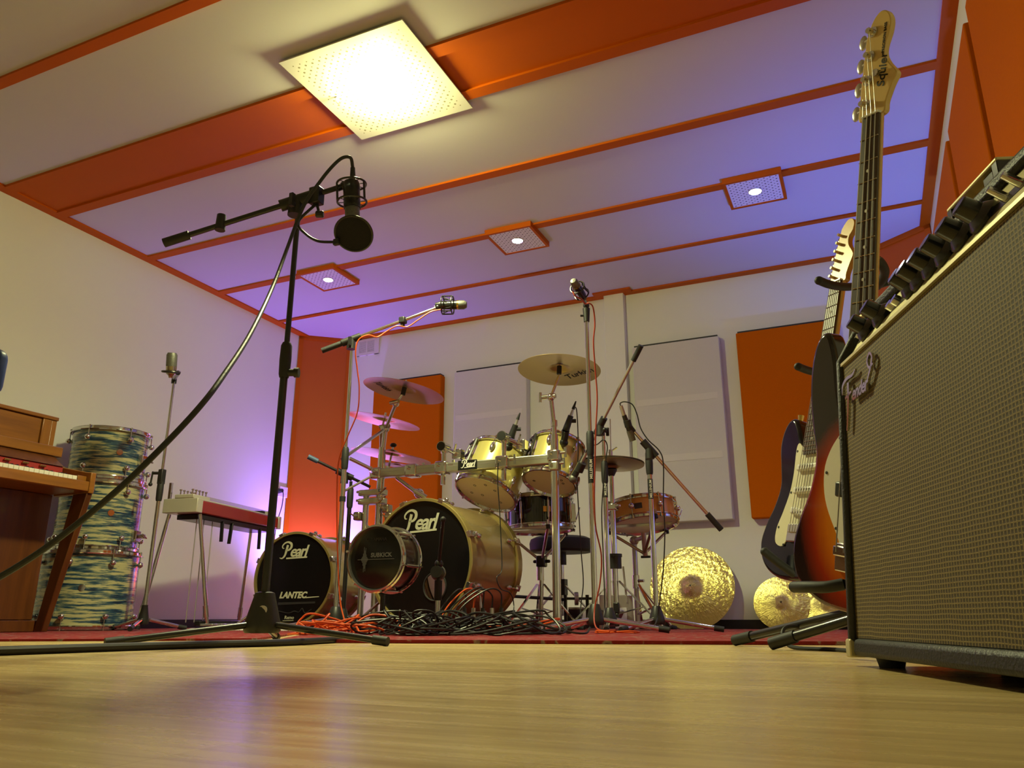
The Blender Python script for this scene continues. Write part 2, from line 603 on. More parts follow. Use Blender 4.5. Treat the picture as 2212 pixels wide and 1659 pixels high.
    def stroke(self, pts, widths, M=None, thick=0.0006, sm=6):
        """flat pen stroke in the local X-Z plane, read from -Y"""
        P = spline([Vector((p[0], 0, p[1])) for p in pts], sm)
        N = len(P)
        vs = []
        for i in range(N):
            a, b = P[max(0, i - 1)], P[min(N - 1, i + 1)]
            t = (b - a).normalized()
            nrm = Vector((-t.z, 0, t.x))
            u = i / (N - 1) * (len(widths) - 1)
            k = min(int(u), len(widths) - 2)
            w = widths[k] + (widths[k + 1] - widths[k]) * (u - k)
            for s, y in ((1, -thick), (-1, -thick), (-1, thick), (1, thick)):
                vs.append(P[i] + nrm * (w / 2 * s) + Vector((0, y, 0)))
        fs = []
        for i in range(N - 1):
            for k in range(4):
                fs.append((i * 4 + k, i * 4 + (k + 1) % 4, (i + 1) * 4 + (k + 1) % 4, (i + 1) * 4 + k))
        fs += [(3, 2, 1, 0), tuple((N - 1) * 4 + k for k in range(4))]
        return self.add(vs, fs, M)

    def build(self, name, material, parent=None, inv=None, bevel=0.0, seg=2, ang=35):
        me = bpy.data.meshes.new(name)
        vs = [(inv @ p) for p in self.v] if inv is not None else self.v
        me.from_pydata([tuple(p) for p in vs], [], self.f)
        me.validate()
        import bmesh
        bm = bmesh.new()
        bm.from_mesh(me)
        bmesh.ops.recalc_face_normals(bm, faces=bm.faces)
        bm.to_mesh(me)
        bm.free()
        me.materials.append(MATS[material] if isinstance(material, str) else material)
        me.shade_smooth()
        me.set_sharp_from_angle(angle=math.radians(ang))
        o = bpy.data.objects.new(name, me)
        COL.objects.link(o)
        if bevel:
            md = o.modifiers.new('edge', 'BEVEL')
            md.width = bevel
            md.segments = seg
            md.limit_method = 'ANGLE'
            md.angle_limit = math.radians(40)
        if parent is not None: o.parent = parent
        return o


class Thing:
    """an Empty at the thing's base that parents its parts; parts are given in room coordinates unless local"""

    def __init__(self, name, label, cat, loc=(0, 0, 0), M=None, group=None):
        self.e = bpy.data.objects.new(name, None)
        self.e.empty_display_size = 0.05
        COL.objects.link(self.e)
        self.M = M if M is not None else T(Vector(loc))
        self.e.matrix_world = self.M
        self.inv = self.M.inverted()
        self.e['label'] = label
        self.e['category'] = cat
        if group: self.e['group'] = group

    def part(self, name, mb, material, parent=None, bevel=0.0, local=False, seg=2, ang=35, label=None):
        o = mb.build(name, material, parent if parent is not None else self.e, None if local else self.inv, bevel, seg, ang)
        if label: o['label'] = label
        return o

    def again(self, o, M, parent=None):
        """another copy of a part, sharing its mesh, moved by M in the thing's own frame"""
        c = o.copy()
        COL.objects.link(c)
        c.parent = parent if parent is not None else self.e
        c.matrix_basis = M
        return c


def tag(o, label, cat, group=None, kind=None):
    o['label'] = label
    o['category'] = cat
    if group: o['group'] = group
    if kind: o['kind'] = kind
    return o


def whole(name, mb, material, label, cat, loc=None, group=None, bevel=0.0, ang=35):
    """a thing that is one mesh, its origin at loc"""
    loc = Vector(loc) if loc is not None else sum((Vector(p) for p in mb.v), Vector()) / len(mb.v)
    o = mb.build(name, material, None, T(-loc), bevel, 2, ang)
    o.location = loc
    return tag(o, label, cat, group)


def struct(name, mb, material, parent=None, bevel=0.0):
    o = mb.build(name, material, parent, None, bevel)
    if parent is None: o['kind'] = 'structure'
    return o

# ================================================================ the room
def slab(name, x0, x1, y0, y1, z0, z1, m, parent=None, bevel=0.0):
    return struct(name, MB().box(((x0 + x1) / 2, (y0 + y1) / 2, (z0 + z1) / 2), (x1 - x0, y1 - y0, z1 - z0)), m, parent, bevel)


slab('floor', LEFT - .1, RIGHT + .1, FRONT - .1, BACK + .1, -.1, 0, 'laminate')
slab('ceiling', LEFT - .1, RIGHT + .1, FRONT - .1, BACK + .1, CEIL, CEIL + .1, 'ceiling_paint')
slab('wall_back', LEFT - .1, RIGHT + .1, BACK, BACK + .1, 0, CEIL, 'white_paint')
slab('wall_left', LEFT - .1, LEFT, FRONT, BACK, 0, CEIL, 'white_paint')
slab('wall_right', RIGHT, RIGHT + .1, FRONT, BACK, 0, CEIL, 'white_paint')
slab('wall_front', LEFT - .1, RIGHT + .1, FRONT - .1, FRONT, 0, CEIL, 'white_paint')
slab('baseboard_back', LEFT + .32, RIGHT - .34, BACK - .014, BACK, 0, .058, 'black_paint')
slab('baseboard_left', LEFT, LEFT + .014, FRONT, BACK - .28, 0, .058, 'black_paint')
# pilaster of the back wall
slab('wall_pilaster', -1.545, -1.40, BACK - .055, BACK, 0, CEIL, 'white_paint', None, .003)

# orange battens across the ceiling and round its edge
tn = 0


def batten(x0, x1, y0, y1, t=.011, m='orange_paint'):
    global tn
    tn += 1
    return slab('trim_%d' % tn, x0, x1, y0, y1, CEIL - t, CEIL, m)


XL, XR = -4.025, .49
batten(LEFT, XL, FRONT, BACK)                     # left edge
batten(XR, RIGHT, FRONT, BACK)                    # right edge
batten(XL, XR, 5.045, BACK)                       # back edge
batten(-1.61, -1.335, 4.985, 5.045)               # round the pilaster
batten(XL, XR, 1.700, 1.750)
batten(XL, XR, 2.290, 2.355, .014)                # the wide band: two rails
batten(XL, XR, 2.595, 2.655, .014)
slab('trim_14', XL, XR, 2.355, 2.595, CEIL - .003, CEIL, 'orange_paint')   # and the field between them
batten(XL, XR, 3.232, 3.288)
batten(XL, XR, 3.850, 3.905)
batten(XL, XR, 4.487, 4.522)
batten(XL, XR, 0.55, 0.60)
batten(XL, XR, -0.60, -0.55)

# boarded corners: an orange board across each back corner
def corner_board(n, a, b, z1, w):
    a, b = Vector(a), Vector(b)
    t = (b - a).normalized()
    nrm = Vector((t.y, -t.x, 0))
    if nrm.y > 0: nrm = -nrm
    m = MB()
    m.bar(a + Vector((0, 0, z1 / 2)) - nrm * .01, b + Vector((0, 0, z1 / 2)) - nrm * .01, .02, z1, (0, 0, 1))
    o = struct('wall_corner_%s' % n, m, 'orange_board')
    L = (b - a).length
    for p, q in ((a, a + t * w), (b - t * w, b)):
        mm = MB().bar(p + Vector((0, 0, z1 / 2)) + nrm * .006, q + Vector((0, 0, z1 / 2)) + nrm * .006, .012, z1)
        struct('edge_strip', mm, 'orange_paint', o)
    mm = MB().bar(a + Vector((0, 0, z1 - w / 2)) + nrm * .006, b + Vector((0, 0, z1 - w / 2)) + nrm * .006, .012, w)
    struct('edge_strip', mm, 'orange_paint', o)


corner_board('left', (LEFT + .0, 4.825, 0), (-3.765, BACK, 0), CEIL, .035)
corner_board('right', (RIGHT, 4.80, 0), (.13, BACK, 0), CEIL, .035)

# ---------------------------------------------------------------- ceiling lamps
def ceiling_square(name, label, c, size, gap, thick, sheet, group=None, edge=None):
    th = Thing(name, label, 'ceiling light', (c[0], c[1], CEIL), group=group)
    zb = -gap - thick
    th.part('panel', MB().box((0, 0, -gap - thick / 2), (size, size, thick)), sheet, local=True)
    return th, zb


lc = (-1.712, 2.405)
lamp, zb = ceiling_square('ceiling_lamp', 'large square perforated ceiling lamp glowing warm yellow over the wide orange band', lc, .60, .0145, .006, 'perforated_large')
for sx in (-.2, .2):
    for sy in (-.2, .2): lamp.part('spacer', MB().tube((sx, sy, 0), (sx, sy, -.0148), .008), 'lamp_white', local=True)
lamp.part('socket', MB().tube((0, 0, zb), (0, 0, zb - .012), .03), 'lamp_white', local=True)
dome = [(.066 * math.cos(t * math.pi / 16), zb - .004 - .125 * math.sin(t * math.pi / 16)) for t in range(8)] + [(.0001, zb - .129)]
lamp.part('light_dome', MB().lathe(dome, 32), 'bulb', local=True)
ld = bpy.data.lights.new('lamp_downlight', 'SPOT')
ld.energy = MAIN_DOWN
ld.color = (0.95, 0.96, 0.52)
ld.spot_size = math.radians(165)
ld.spot_blend = 1.0
ld.shadow_soft_size = 0.06
lo = bpy.data.objects.new('lamp_downlight', ld)
COL.objects.link(lo)
lo.location = (lc[0], lc[1], CEIL + zb - .145)
m = MB().path([(-.21, -.02, zb), (-.215, -.02, zb - .02), (-.205, -.015, zb - .035), (-.19, -.01, zb - .03), (-.186, -.008, zb - .018)], .003, 8)
lamp.part('hook', m, 'satin_steel', local=True)

for k, (q, lab) in enumerate((((700, 599), 'small perforated square spotlight with orange edge nearest the left wall'),
                              ((1112, 514), 'small perforated square spotlight with orange edge, middle of the row of three'),
                              ((1629, 406), 'small perforated square spotlight with orange edge nearest the tall bass neck'))):
    p = hit(q[0], q[1], 2, CEIL - .03)
    c = (p.x, 3.965)
    th = Thing('ceiling_spotlight', lab, 'ceiling light', (c[0], c[1], CEIL), group='small square ceiling spotlights')
    s, w = .30, .016
    m = MB()
    for a in (-1, 1):
        m.box((a * (s / 2 - w / 2), 0, -.016), (w, s, .032))
        m.box((0, a * (s / 2 - w / 2), -.016), (s - 2 * w, w, .032))
    th.part('frame', m, 'orange_paint', local=True)
    m = MB()
    m.box((0, 0, -.026), (s - 2 * w, s - 2 * w, .006))
    th.part('panel', m, 'perforated_small', local=True)
    th.part('lens', MB().lathe([(.0001, -.0335), (.020, -.0345), (.030, -.033), (.032, -.0285)], 24), 'spot_lens', local=True)
    th.part('lens_ring', MB().ring((0, 0, -.030), (0, 0, 1), .034, .003, 28, 6), 'satin_steel', local=True)
    ld = bpy.data.lights.new('spotlight_beam', 'SPOT')
    ld.energy = 9.0
    ld.color = (0.92, 0.95, 1.0)
    ld.spot_size = math.radians(70)
    ld.spot_blend = 0.8
    ld.shadow_soft_size = 0.03
    lo = bpy.data.objects.new('spotlight_beam', ld)
    COL.objects.link(lo)
    lo.location = (c[0], c[1], CEIL - .045)

# ---------------------------------------------------------------- LED floor lights (they stand behind the drums and the amplifier)
def led_can(label, loc, aim, lens, energy, col, blend_deg):
    loc, aim = Vector(loc), Vector(aim).normalized()
    th = Thing('floor_light', label, 'stage light', loc, group='LED uplights on the floor')
    c = loc + Vector((0, 0, .15))
    M = frame(c, aim)
    th.part('housing', MB().lathe([(.0001, -.13), (.05, -.12), (.072, -.06), (.078, .05), (.078, .062), (.070, .062), (.070, .045)], 28, M), 'black_metal')
    th.part('lens', MB().lathe([(.0001, .044), (.069, .044)], 28, M), lens)
    side = M.to_3x3() @ Vector((1, 0, 0))
    m = MB()
    pts = [c + side * .083, c + side * .083 - Vector((0, 0, .146)), c - side * .083 - Vector((0, 0, .146)), c - side * .083]
    for a, b in zip(pts, pts[1:]): m.bar(a, b, .022, .004, side)
    th.part('bracket', m, 'black_metal')
    ld = bpy.data.lights.new('led_beam', 'SPOT')
    ld.energy = energy
    ld.color = col
    ld.spot_size = math.radians(blend_deg)
    ld.spot_blend = 1.0
    ld.shadow_soft_size = 0.05
    lo = bpy.data.objects.new('led_beam', ld)
    COL.objects.link(lo)
    lo.matrix_world = frame(c + aim * .07, -aim)
    return th


led_can('black LED uplight in the left back corner throwing purple light up the orange board', (-3.78, 4.79, 0), (-.16, .19, 1), 'led_left', LED_LEFT, (0.34, 0.17, 1.0), 155)
led_can('black LED uplight by the right wall throwing blue light on the ceiling', (.33, 4.15, 0), (0.02, -.02, 1), 'led_right', LED_RIGHT, (0.09, 0.20, 1.0), 92)

# ---------------------------------------------------------------- acoustic panels on the back wall
def absorber(label, x0, x1, z0, z1, fabric, group, tapes=()):
    y = BACK
    th = Thing('acoustic_panel', label, 'acoustic panel', ((x0 + x1) / 2, y, z0), group=group)
    t = .07
    th.part('absorber_block', MB().box(((x0 + x1) / 2, y - t / 2 - .005, (z0 + z1) / 2), (x1 - x0, t, z1 - z0)), fabric, bevel=.006)
    m = MB().box(((x0 + x1) / 2, y - .034, z1 + .006), (x1 - x0 - .02, .06, .012))
    th.part('top_strip', m, 'black_paint')  # plain black strip along the upper edge of the block
    for z in tapes:
        m = MB().box(((x0 + x1) / 2 - .01, y - t - .0058, z), (x1 - x0 - .05, .0016, .044))
        th.part('fabric_seam', m, 'white_tape')
    return th


absorber('orange fabric acoustic panel hanging behind the left-hand cymbals', -3.47, -2.86, .66, 1.865, 'orange_fabric', 'orange wall absorbers')
absorber('white fabric acoustic panel between orange panel and pilaster, above the toms', -2.74, -2.145, .66, 1.865, 'white_fabric', 'white wall absorbers', (1.50, 1.06))
absorber('white fabric acoustic panel right of the pilaster, above the leaning cymbal', -1.345, -.755, .655, 1.865, 'white_fabric', 'white wall absorbers', (1.46, 1.07))
absorber('orange fabric acoustic panel behind the dark blue electric guitar', -.645, -.045, .655, 1.865, 'orange_fabric', 'orange wall absorbers')

# right wall: deep orange panels
for lab, y0, y1, z1 in (('orange wall panel on the right wall nearest the camera, above the amplifier', 1.80, 2.455, 1.93),
                        ('second orange wall panel along the right wall, showing a dark near edge', 2.53, 3.18, 1.93),
                        ('orange wall panel on the right wall beside the bass guitar neck', 3.27, 4.20, 1.94)):
    th = Thing('wall_panel', lab, 'acoustic panel', (RIGHT, (y0 + y1) / 2, .72), group='orange panels on the right wall')
    th.part('absorber_block', MB().box((RIGHT - .037, (y0 + y1) / 2, (.72 + z1) / 2), (.066, y1 - y0, z1 - .72)), 'orange_fabric', bevel=.005)
    th.part('batten', MB().box((RIGHT - .003, (y0 + y1) / 2, .9), (.007, y1 - y0 - .1, .05)), 'black_paint')

# ---------------------------------------------------------------- vent and socket
v0, v1 = hit(777, 769, 1, BACK), hit(821, 733, 1, BACK)
vx0, vx1, vz0, vz1 = -3.70, v1.x, v0.z - .005, 2.285
th = Thing('air_vent', 'white louvred air vent high on the back wall under the orange edge', 'vent', ((vx0 + vx1) / 2, BACK, vz0))
m = MB()
w, fr, y = vx1 - vx0, .022, BACK - .012
xr = vx1 - .045                                  # the louvres stop short of the frame's right margin
xm = (vx0 + fr + xr) / 2
for xa, xb_ in ((vx0, vx0 + fr), (xr, vx1), (xm - .005, xm + .005)): m.box(((xa + xb_) / 2, y + .005, (vz0 + vz1) / 2), (xb_ - xa, .014, vz1 - vz0))
for z in (vz0 + fr / 2, vz1 - fr / 2): m.box(((vx0 + vx1) / 2, y + .005, z), (w - .002, .0138, fr))
th.part('frame', m, 'white_plastic')
th.part('shaft', MB().box((xm, BACK - .0015, (vz0 + vz1) / 2), (xr - vx0 - fr, .002, vz1 - vz0 - 2 * fr)), 'ink')
for k in range(11):
    z = vz0 + fr + (k + .5) * (vz1 - vz0 - 2 * fr) / 11
    m = MB().box((0, 0, 0), (xr - vx0 - fr - .001, .009, .0062), T(xm, BACK - .0085, z) @ Matrix.Rotation(.5, 4, 'X'))
    th.part('slat', m, 'white_plastic')

sk = hit(606, 1062, 0, LEFT)
th = Thing('wall_socket', 'white double wall socket on the left wall beside the orange corner', 'socket', (LEFT, sk.y, sk.z))
th.part('plate', MB().box((LEFT + .006, sk.y, sk.z), (.012, .155, .082)), 'white_plastic', bevel=.003)
for s in (-.037, .037):
    o = th.part('outlet', MB().lathe([(.021, 0), (.021, -.006), (.0001, -.006)], 20, frame((LEFT + .0128, sk.y + s, sk.z), (1, 0, 0))), 'cream_plastic')
    m = MB()
    for q in (-.0095, .0095): m.cyl((LEFT + .0075, sk.y + s + q, sk.z), (1, 0, 0), .003, .003, 8)
    th.part('contact', m, 'ink', o)
pk = Thing('power_plug', 'black power plug in the wall socket with its cord hanging down', 'plug', (LEFT + .013, sk.y - .037, sk.z))
pk.part('plug', MB().tube((LEFT + .007, sk.y - .037, sk.z), (LEFT + .05, sk.y - .037, sk.z), .021, .014), 'black_plastic')
pk.part('cord', MB().path([(LEFT + .048, sk.y - .037, sk.z), (LEFT + .060, sk.y - .037, sk.z - .03), (LEFT + .05, sk.y - .03, sk.z - .12), (LEFT + .03, sk.y - .055, sk.z - .3), (LEFT + .05, sk.y - .06, sk.z - .6), (LEFT + .06, sk.y - .05, .05), (LEFT + .12, sk.y - .1, .006), (LEFT + .4, sk.y - .2, .006)], .0035, 8), 'cable_black')

# ---------------------------------------------------------------- rugs
def floor_at(x, y, z=0.0): return hit(x, y, 2, z)


rug_t = .010
a, b = floor_at(600, 1381, rug_t), floor_at(1830, 1385.5, rug_t)
pts = [a, b, Vector((RIGHT - .03, b.y + .2, 0)), Vector((RIGHT - .03, 4.55, 0)), Vector((-2.75, 4.75, 0)), Vector((-2.95, 4.0, 0))]
m = MB()
n = len(pts)
m.add([(p.x, p.y, 0.0005) for p in pts] + [(p.x, p.y, rug_t) for p in pts], [tuple(range(n)), tuple(range(n, 2 * n))] + [(i, (i + 1) % n, n + (i + 1) % n, n + i) for i in range(n)])
RUG = Thing('rug', 'large red patterned oriental rug under the gold drum kit', 'rug', (-1.2, 3.6, 0))
RUG.part('pile', m, 'rug_pile')
a, b = floor_at(-60, 1381, .007), floor_at(570, 1379, .007)
b = b + Vector((-.03, 0, 0))
pts = [a, b, Vector((-2.99, 4.0, 0)), Vector((LEFT + .03, 4.25, 0)), Vector((LEFT + .03, 2.2, 0))]
n = len(pts)
m = MB()
m.add([(p.x, p.y, 0.0005) for p in pts] + [(p.x, p.y, .007) for p in pts], [tuple(range(n)), tuple(range(n, 2 * n))] + [(i, (i + 1) % n, n + (i + 1) % n, n + i) for i in range(n)])
RUG2 = Thing('rug', 'red rug with white fringe under the piano and the blue drums', 'rug', (-3.4, 3.0, 0))
RUG2.part('pile', m, 'rug_pile')
random.seed(5)
m = MB()
e0, e1 = Vector((-3.30, 3.20, .009)), Vector((-2.56, 3.20, .009))
t = (e1 - e0).normalized()
for k in range(64):
    p = e0 + (e1 - e0) * (k / 63)
    q = p + Vector((random.uniform(-.012, .012), .06 + random.uniform(-.02, .02), random.uniform(-.001, .004)))
    m.path([p, (p + q) / 2 + Vector((random.uniform(-.01, .01), 0, .004)), q], .0028, 5, 3)
RUG2.part('fringe', m, 'paper_white')

# ================================================================ helpers for the instruments
def LM(c, away, up=(0, 0, 1)):
    """frame for lettering and flat things: X to the reader's right, Y away from the reader, Z up"""
    y = Vector(away).normalized()
    z = Vector(up)
    z = (z - y * z.dot(y)).normalized()
    x = y.cross(z)
    M = Matrix((x, y, z)).transposed().to_4x4()
    M.translation = Vector(c)
    return M


def cdir(deg):
    """horizontal direction: 0 = to the right of the picture, 90 = away from the camera"""
    a = math.radians(deg)
    return _R * math.cos(a) + FWD * math.sin(a)


def script_logo(mb, M, w):
    """the drum maker's script word, w wide"""
    s = w
    mb.stroke([(-.30 * s, .30 * s), (-.345 * s, .12 * s), (-.40 * s, -.06 * s), (-.50 * s, -.15 * s), (-.60 * s, -.13 * s)], [.085 * s, .085 * s, .07 * s, .045 * s, .02 * s], M)
    mb.stroke([(-.44 * s, .19 * s), (-.50 * s, .20 * s), (-.51 * s, .28 * s), (-.42 * s, .37 * s), (-.29 * s, .40 * s), (-.17 * s, .34 * s), (-.16 * s, .22 * s), (-.25 * s, .13 * s), (-.37 * s, .12 * s)],
              [.02 * s, .035 * s, .045 * s, .05 * s, .06 * s, .085 * s, .085 * s, .06 * s, .035 * s], M)
    mb.text('earl', .54 * s, M @ T(.135 * s, 0, .070 * s), .30, .012 * s, .0006, 'CENTER', .84)
    mb.stroke([(-.33 * s, -.155 * s), (.50 * s, -.125 * s)], [.05 * s, .05 * s], M, .0006, 1)


def rim_prof(R, z0, flip=1):
    """triple flanged hoop profile"""
    return [(R - .004, z0 - .004 * flip), (R + .006, z0 - .010 * flip), (R + .014, z0 - .009 * flip), (R + .015, z0 - .004 * flip), (R + .008, z0 - .002 * flip), (R + .007, z0 + .010 * flip), (R + .010, z0 + .013 * flip), (R + .004, z0 + .014 * flip), (R + .001, z0 + .008 * flip), (R - .004, z0 - .004 * flip)]


def make_lug(kind):
    m = MB()
    if kind == 'ball':
        m.ball((.016, 0, 0), .0155, 14)
        m.tube((-.002, 0, 0), (.010, 0, 0), .006)
    elif kind == 'bridge':
        m.ball((.010, 0, .0), .014, 14, (.75, .85, 2.1))
        m.tube((0, 0, -.012), (.012, 0, -.012), .006)
        m.tube((0, 0, .012), (.012, 0, .012), .006)
    else:
        m.tube((.012, 0, -.045), (.012, 0, .045), .0065)
        for z in (-.03, .03): m.tube((0, 0, z), (.012, 0, z), .005)
    return m


def drum(name, label, cat, M, R, L, shell, nl, lug='ball', hoop='chrome', top='white_head', bottom='clear_head', group=None, lug_rows=(.25, .75), phase=0.0, rods=True, badge=None):
    """drum with local Z from its bottom head (z = 0) to its top head (z = L)"""
    th = Thing(name, label, cat, M=M, group=group)
    th.part('shell', MB().lathe([(R - .007, .004), (R, .002), (R, L - .002), (R - .007, L - .004)], 56), shell, local=True)
    th.part('hoop', MB().lathe(rim_prof(R, L), 56), hoop, local=True)
    th.part('hoop', MB().lathe(rim_prof(R, 0, -1), 56), hoop, local=True)
    th.part('batter_head', MB().lathe([(.0001, L + .002), (R - .006, L + .002), (R + .003, L - .004)], 56), top, local=True)
    th.part('resonant_head', MB().lathe([(.0001, -.002), (R - .006, -.002), (R + .003, .004)], 56), bottom, local=True)
    first = first_rod = None
    for row in lug_rows:
        for k in range(nl):
            a = phase + 2 * math.pi * k / nl
            W = Matrix.Rotation(a, 4, 'Z') @ T(R, 0, L * row)
            if first is None:
                first = th.part('lug', make_lug(lug), 'chrome', local=True)
                first.matrix_basis = W
            else: th.again(first, W)
    if rods:
        rl = L * min(lug_rows)
        for k in range(nl):
            a = phase + 2 * math.pi * k / nl
            for up in (0, 1):
                W = Matrix.Rotation(a, 4, 'Z') @ (T(R + .012, 0, 0) if not up else T(R + .012, 0, L) @ Matrix.Rotation(math.pi, 4, 'X'))
                if first_rod is None:
                    first_rod = th.part('tension_rod', MB().tube((0, 0, -.014), (0, 0, rl + .004), .0028, n=8).tube((0, 0, -.016), (0, 0, -.006), .005, n=8), 'chrome', local=True)
                    first_rod.matrix_basis = W
                else: th.again(first_rod, W)
    if badge:
        a, mt = badge
        W = Matrix.Rotation(a, 4, 'Z') @ T(R + .001, 0, L * .5)
        o = th.part('badge', MB().box((0, 0, 0), (.002, .04, .03)), mt, local=True, bevel=.002)
        o.matrix_basis = W
    return th


def bass_drum(label, c, away, R, L, logo, group, hole=None, nl=8, nrods=10):
    """bass drum seen from its front head; local Z runs from the rear head to the front head"""
    away = Vector(away).normalized()
    M = frame(Vector(c) + away * L, -away, (0, 0, 1))        # local X = up
    th = Thing('bass_drum', label, 'drum', M=M, group=group)
    th.part('shell', MB().lathe([(R - .008, .02), (R, .018), (R, L - .018), (R - .008, L - .02)], 72), 'champagne', local=True)
    hp = lambda z0, z1: [(R - .002, z0), (R + .010, z0), (R + .013, z0 + .004), (R + .013, z1 - .004), (R + .010, z1), (R - .002, z1), (R - .004, (z0 + z1) / 2), (R - .002, z0)]
    th.part('hoop', MB().lathe(hp(L - .045, L), 72), 'champagne_hoop', local=True)
    th.part('hoop', MB().lathe(hp(0, .045), 72), 'champagne_hoop', local=True)
    th.part('rear_head', MB().lathe([(.0001, .012), (R - .003, .012)], 72), 'clear_head', local=True)
    if hole is None:
        th.part('front_head', MB().lathe([(.0001, L - .012), (R - .003, L - .012)], 72), 'black_head', local=True)
    else:
        (hx, hz, hr) = hole                                    # hole to the right hx, up hz
        n = 72
        vs, fs = [], []
        for k in range(n):
            t = 2 * math.pi * k / n
            vs.append(((R - .003) * math.cos(t), (R - .003) * math.sin(t), L - .012))
        for k in range(n):
            t = 2 * math.pi * k / n
            # local X = up, local Y = to the reader's left
            vs.append((hz + hr * math.cos(t), -hx + hr * math.sin(t), L - .012))
        for k in range(n):
            fs.append((k, (k + 1) % n, n + (k + 1) % n, n + k))
        th.part('front_head', MB().add(vs, fs), 'black_head', local=True)
        th.part('port_ring', MB().ring((hz, -hx, L - .011), (0, 0, 1), hr, .004, 40, 8), 'black_rubber', local=True)
    lg, claw = None, None
    for k in range(nl):
        a = (k + .5) * 2 * math.pi / nl
        for z, up in ((.085, 0), (L - .085, 1)):
            W = Matrix.Rotation(a, 4, 'Z') @ T(R, 0, z) @ (Matrix.Rotation(math.pi, 4, 'X') if not up else Matrix.Identity(4))
            W2 = Matrix.Rotation(a, 4, 'Z') @ (T(R, 0, L - .022) if up else T(R, 0, .022) @ Matrix.Rotation(math.pi, 4, 'X'))
            if lg is None:
                lg = th.part('lug', MB().ball((.010, 0, -.006), .013, 14, (.9, .9, 1.5)).tube((.012, 0, 0), (.020, 0, .06), .0035), 'chrome', local=True)
                cl = MB().box((.019, 0, -.002), (.006, .03, .034)).box((.012, 0, .020), (.020, .03, .005)).box((.024, 0, -.018), (.014, .018, .014)).ball((.028, 0, -.02), .007)
                claw = th.part('claw_hook', cl, 'chrome', local=True, bevel=.002)
                lg.matrix_basis, claw.matrix_basis = W, W2
            else:
                th.again(lg, W)
                th.again(claw, W2)
    # spurs, one each side, reaching forward to the floor
    for s in (-1, 1):
        a = math.radians(118) * s
        p0 = M @ Vector(((R + .01) * math.cos(a), (R + .01) * math.sin(a), L - .12))
        out = (M.to_3x3() @ Vector((0, math.sin(a), 0)))
        p1 = p0 - away * .16 + out * .14
        p1.z = .012
        m = MB().ball(p0, .026, 14).tube(p0 - (p1 - p0).normalized() * .03, p0 + (p1 - p0).normalized() * .03, .014)
        br = th.part('spur_bracket', m, 'chrome')
        sp = th.part('spur', MB().tube(p0, p1, .0065), 'chrome')
        th.part('rubber_tip', MB().tube(p1 + (p0 - p1).normalized() * .03, p1, .011, .006), 'black_rubber', sp)
    # lettering on the front head
    F = LM(Vector(c) + away * .0105, away)
    logo(th, F)
    return th


def cymbal_mesh(R, bell=.055, bow=.055, t=.0012):
    pr = [(.006, bell * .42 + R * bow), (bell * .45, bell * .36 + R * bow), (bell * .8, bell * .16 + R * bow), (bell, R * bow)]
    for k in range(1, 9):
        u = k / 8
        pr.append((bell + (R - bell) * u, R * bow * (1 - u ** 1.4)))
    lo = [(r, z - t) for r, z in reversed(pr)]
    return MB().lathe(pr + lo + [pr[0]], 72)


def cymbal(label, c, up, R, m='bronze', group=None, word=None, bow=.055, cat='cymbal'):
    """cymbal standing with its centre hole at c; word = (angle, size) of the lettering on the underside"""
    M = frame(c, up, _R)
    o = cymbal_mesh(R, R * .26, bow).build('cymbal', m, None, None, 0, 2, 60)
    o.matrix_world = M
    tag(o, label, cat, group)
    if word:
        dx, dy, turn, size = word                         # place on the underside (right, away), turn, letter size
        W = M.inverted() @ LM(Vector(c) + _R * dx + FWD * dy, up, -FWD) @ Matrix.Rotation(math.radians(turn), 4, 'Y')
        mm = MB().text('Turkish', size, W, .3, .0004, .0003, 'CENTER', .9)
        bl = R * .26
        for v in mm.v:                                    # let the letters follow the bow of the cymbal
            q = max(0.0, min(1.0, (math.hypot(v.x, v.y) - bl) / (R - bl)))
            v.z = R * bow * (1 - q ** 1.4) - .0018 + (v.z - R * 0) * 0
        mm.build('lettering', 'ink', o)
    return o


def mic_cable(label, pts, d, r, m, group=None, name='cable', world=False):
    P = [Vector(p) for p in pts] if world else DL(pts, d)
    mb = MB().path(P, r, 8, 8)
    return whole(name, mb, m, label, 'cable', P[-1], group)


# ================================================================ the gold drum kit
KA = Vector((.10, .995, 0)).normalized()
kick_c = D(905, 1216, 3.62)
kick_c.z = .320


def logo_big(th, F):
    m = MB()
    script_logo(m, F @ T(-.005, 0, .165), .185)
    th.part('logo', m, 'logo_silver')


KICK = bass_drum('big gold bass drum with black front head and round port hole', kick_c, KA, .280, .46, logo_big, 'gold bass drums', (.085, -.115, .062))

lan_c = D(632, 1250, 4.42)
lan_c.z = .285


def logo_small(th, F):
    m = MB()
    script_logo(m, F @ T(-.005, 0, .135), .165)
    th.part('logo', m, 'logo_silver')
    m = MB()
    m.text('LANTEC', .047, F @ T(.002, 0, -.095), .28, .0022, .0005, 'CENTER', .98)
    m.stroke([(.088, -.108), (.172, -.103)], [.006, .004], F, .0005, 1)
    th.part('lettering', m, 'logo_silver')
    m = MB()
    m.text('Remo', .026, F @ T(-.01, 0, -.215), .1, .0003, .0005)
    m.stroke([(-.05, -.232), (.02, -.230)], [.003, .003], F, .0005, 1)
    th.part('lettering', m, 'logo_silver')
    m = MB()
    m.stroke([(-.09, -.140), (.15, -.134)], [.014, .010], F, .0004, 1)
    m.stroke([(-.10, -.175), (-.02, -.19), (.02, -.18), (.05, -.185), (.07, -.165), (.09, -.19), (.13, -.17)], [.006, .004, .006, .003, .006, .004, .003], F, .0004)
    th.part('lettering', m, 'logo_dim')


LAN = bass_drum('smaller gold bass drum at the left back corner, sponsor name on its black head', lan_c, Vector((-.10, .995, 0)), .247, .40, logo_small, 'gold bass drums')

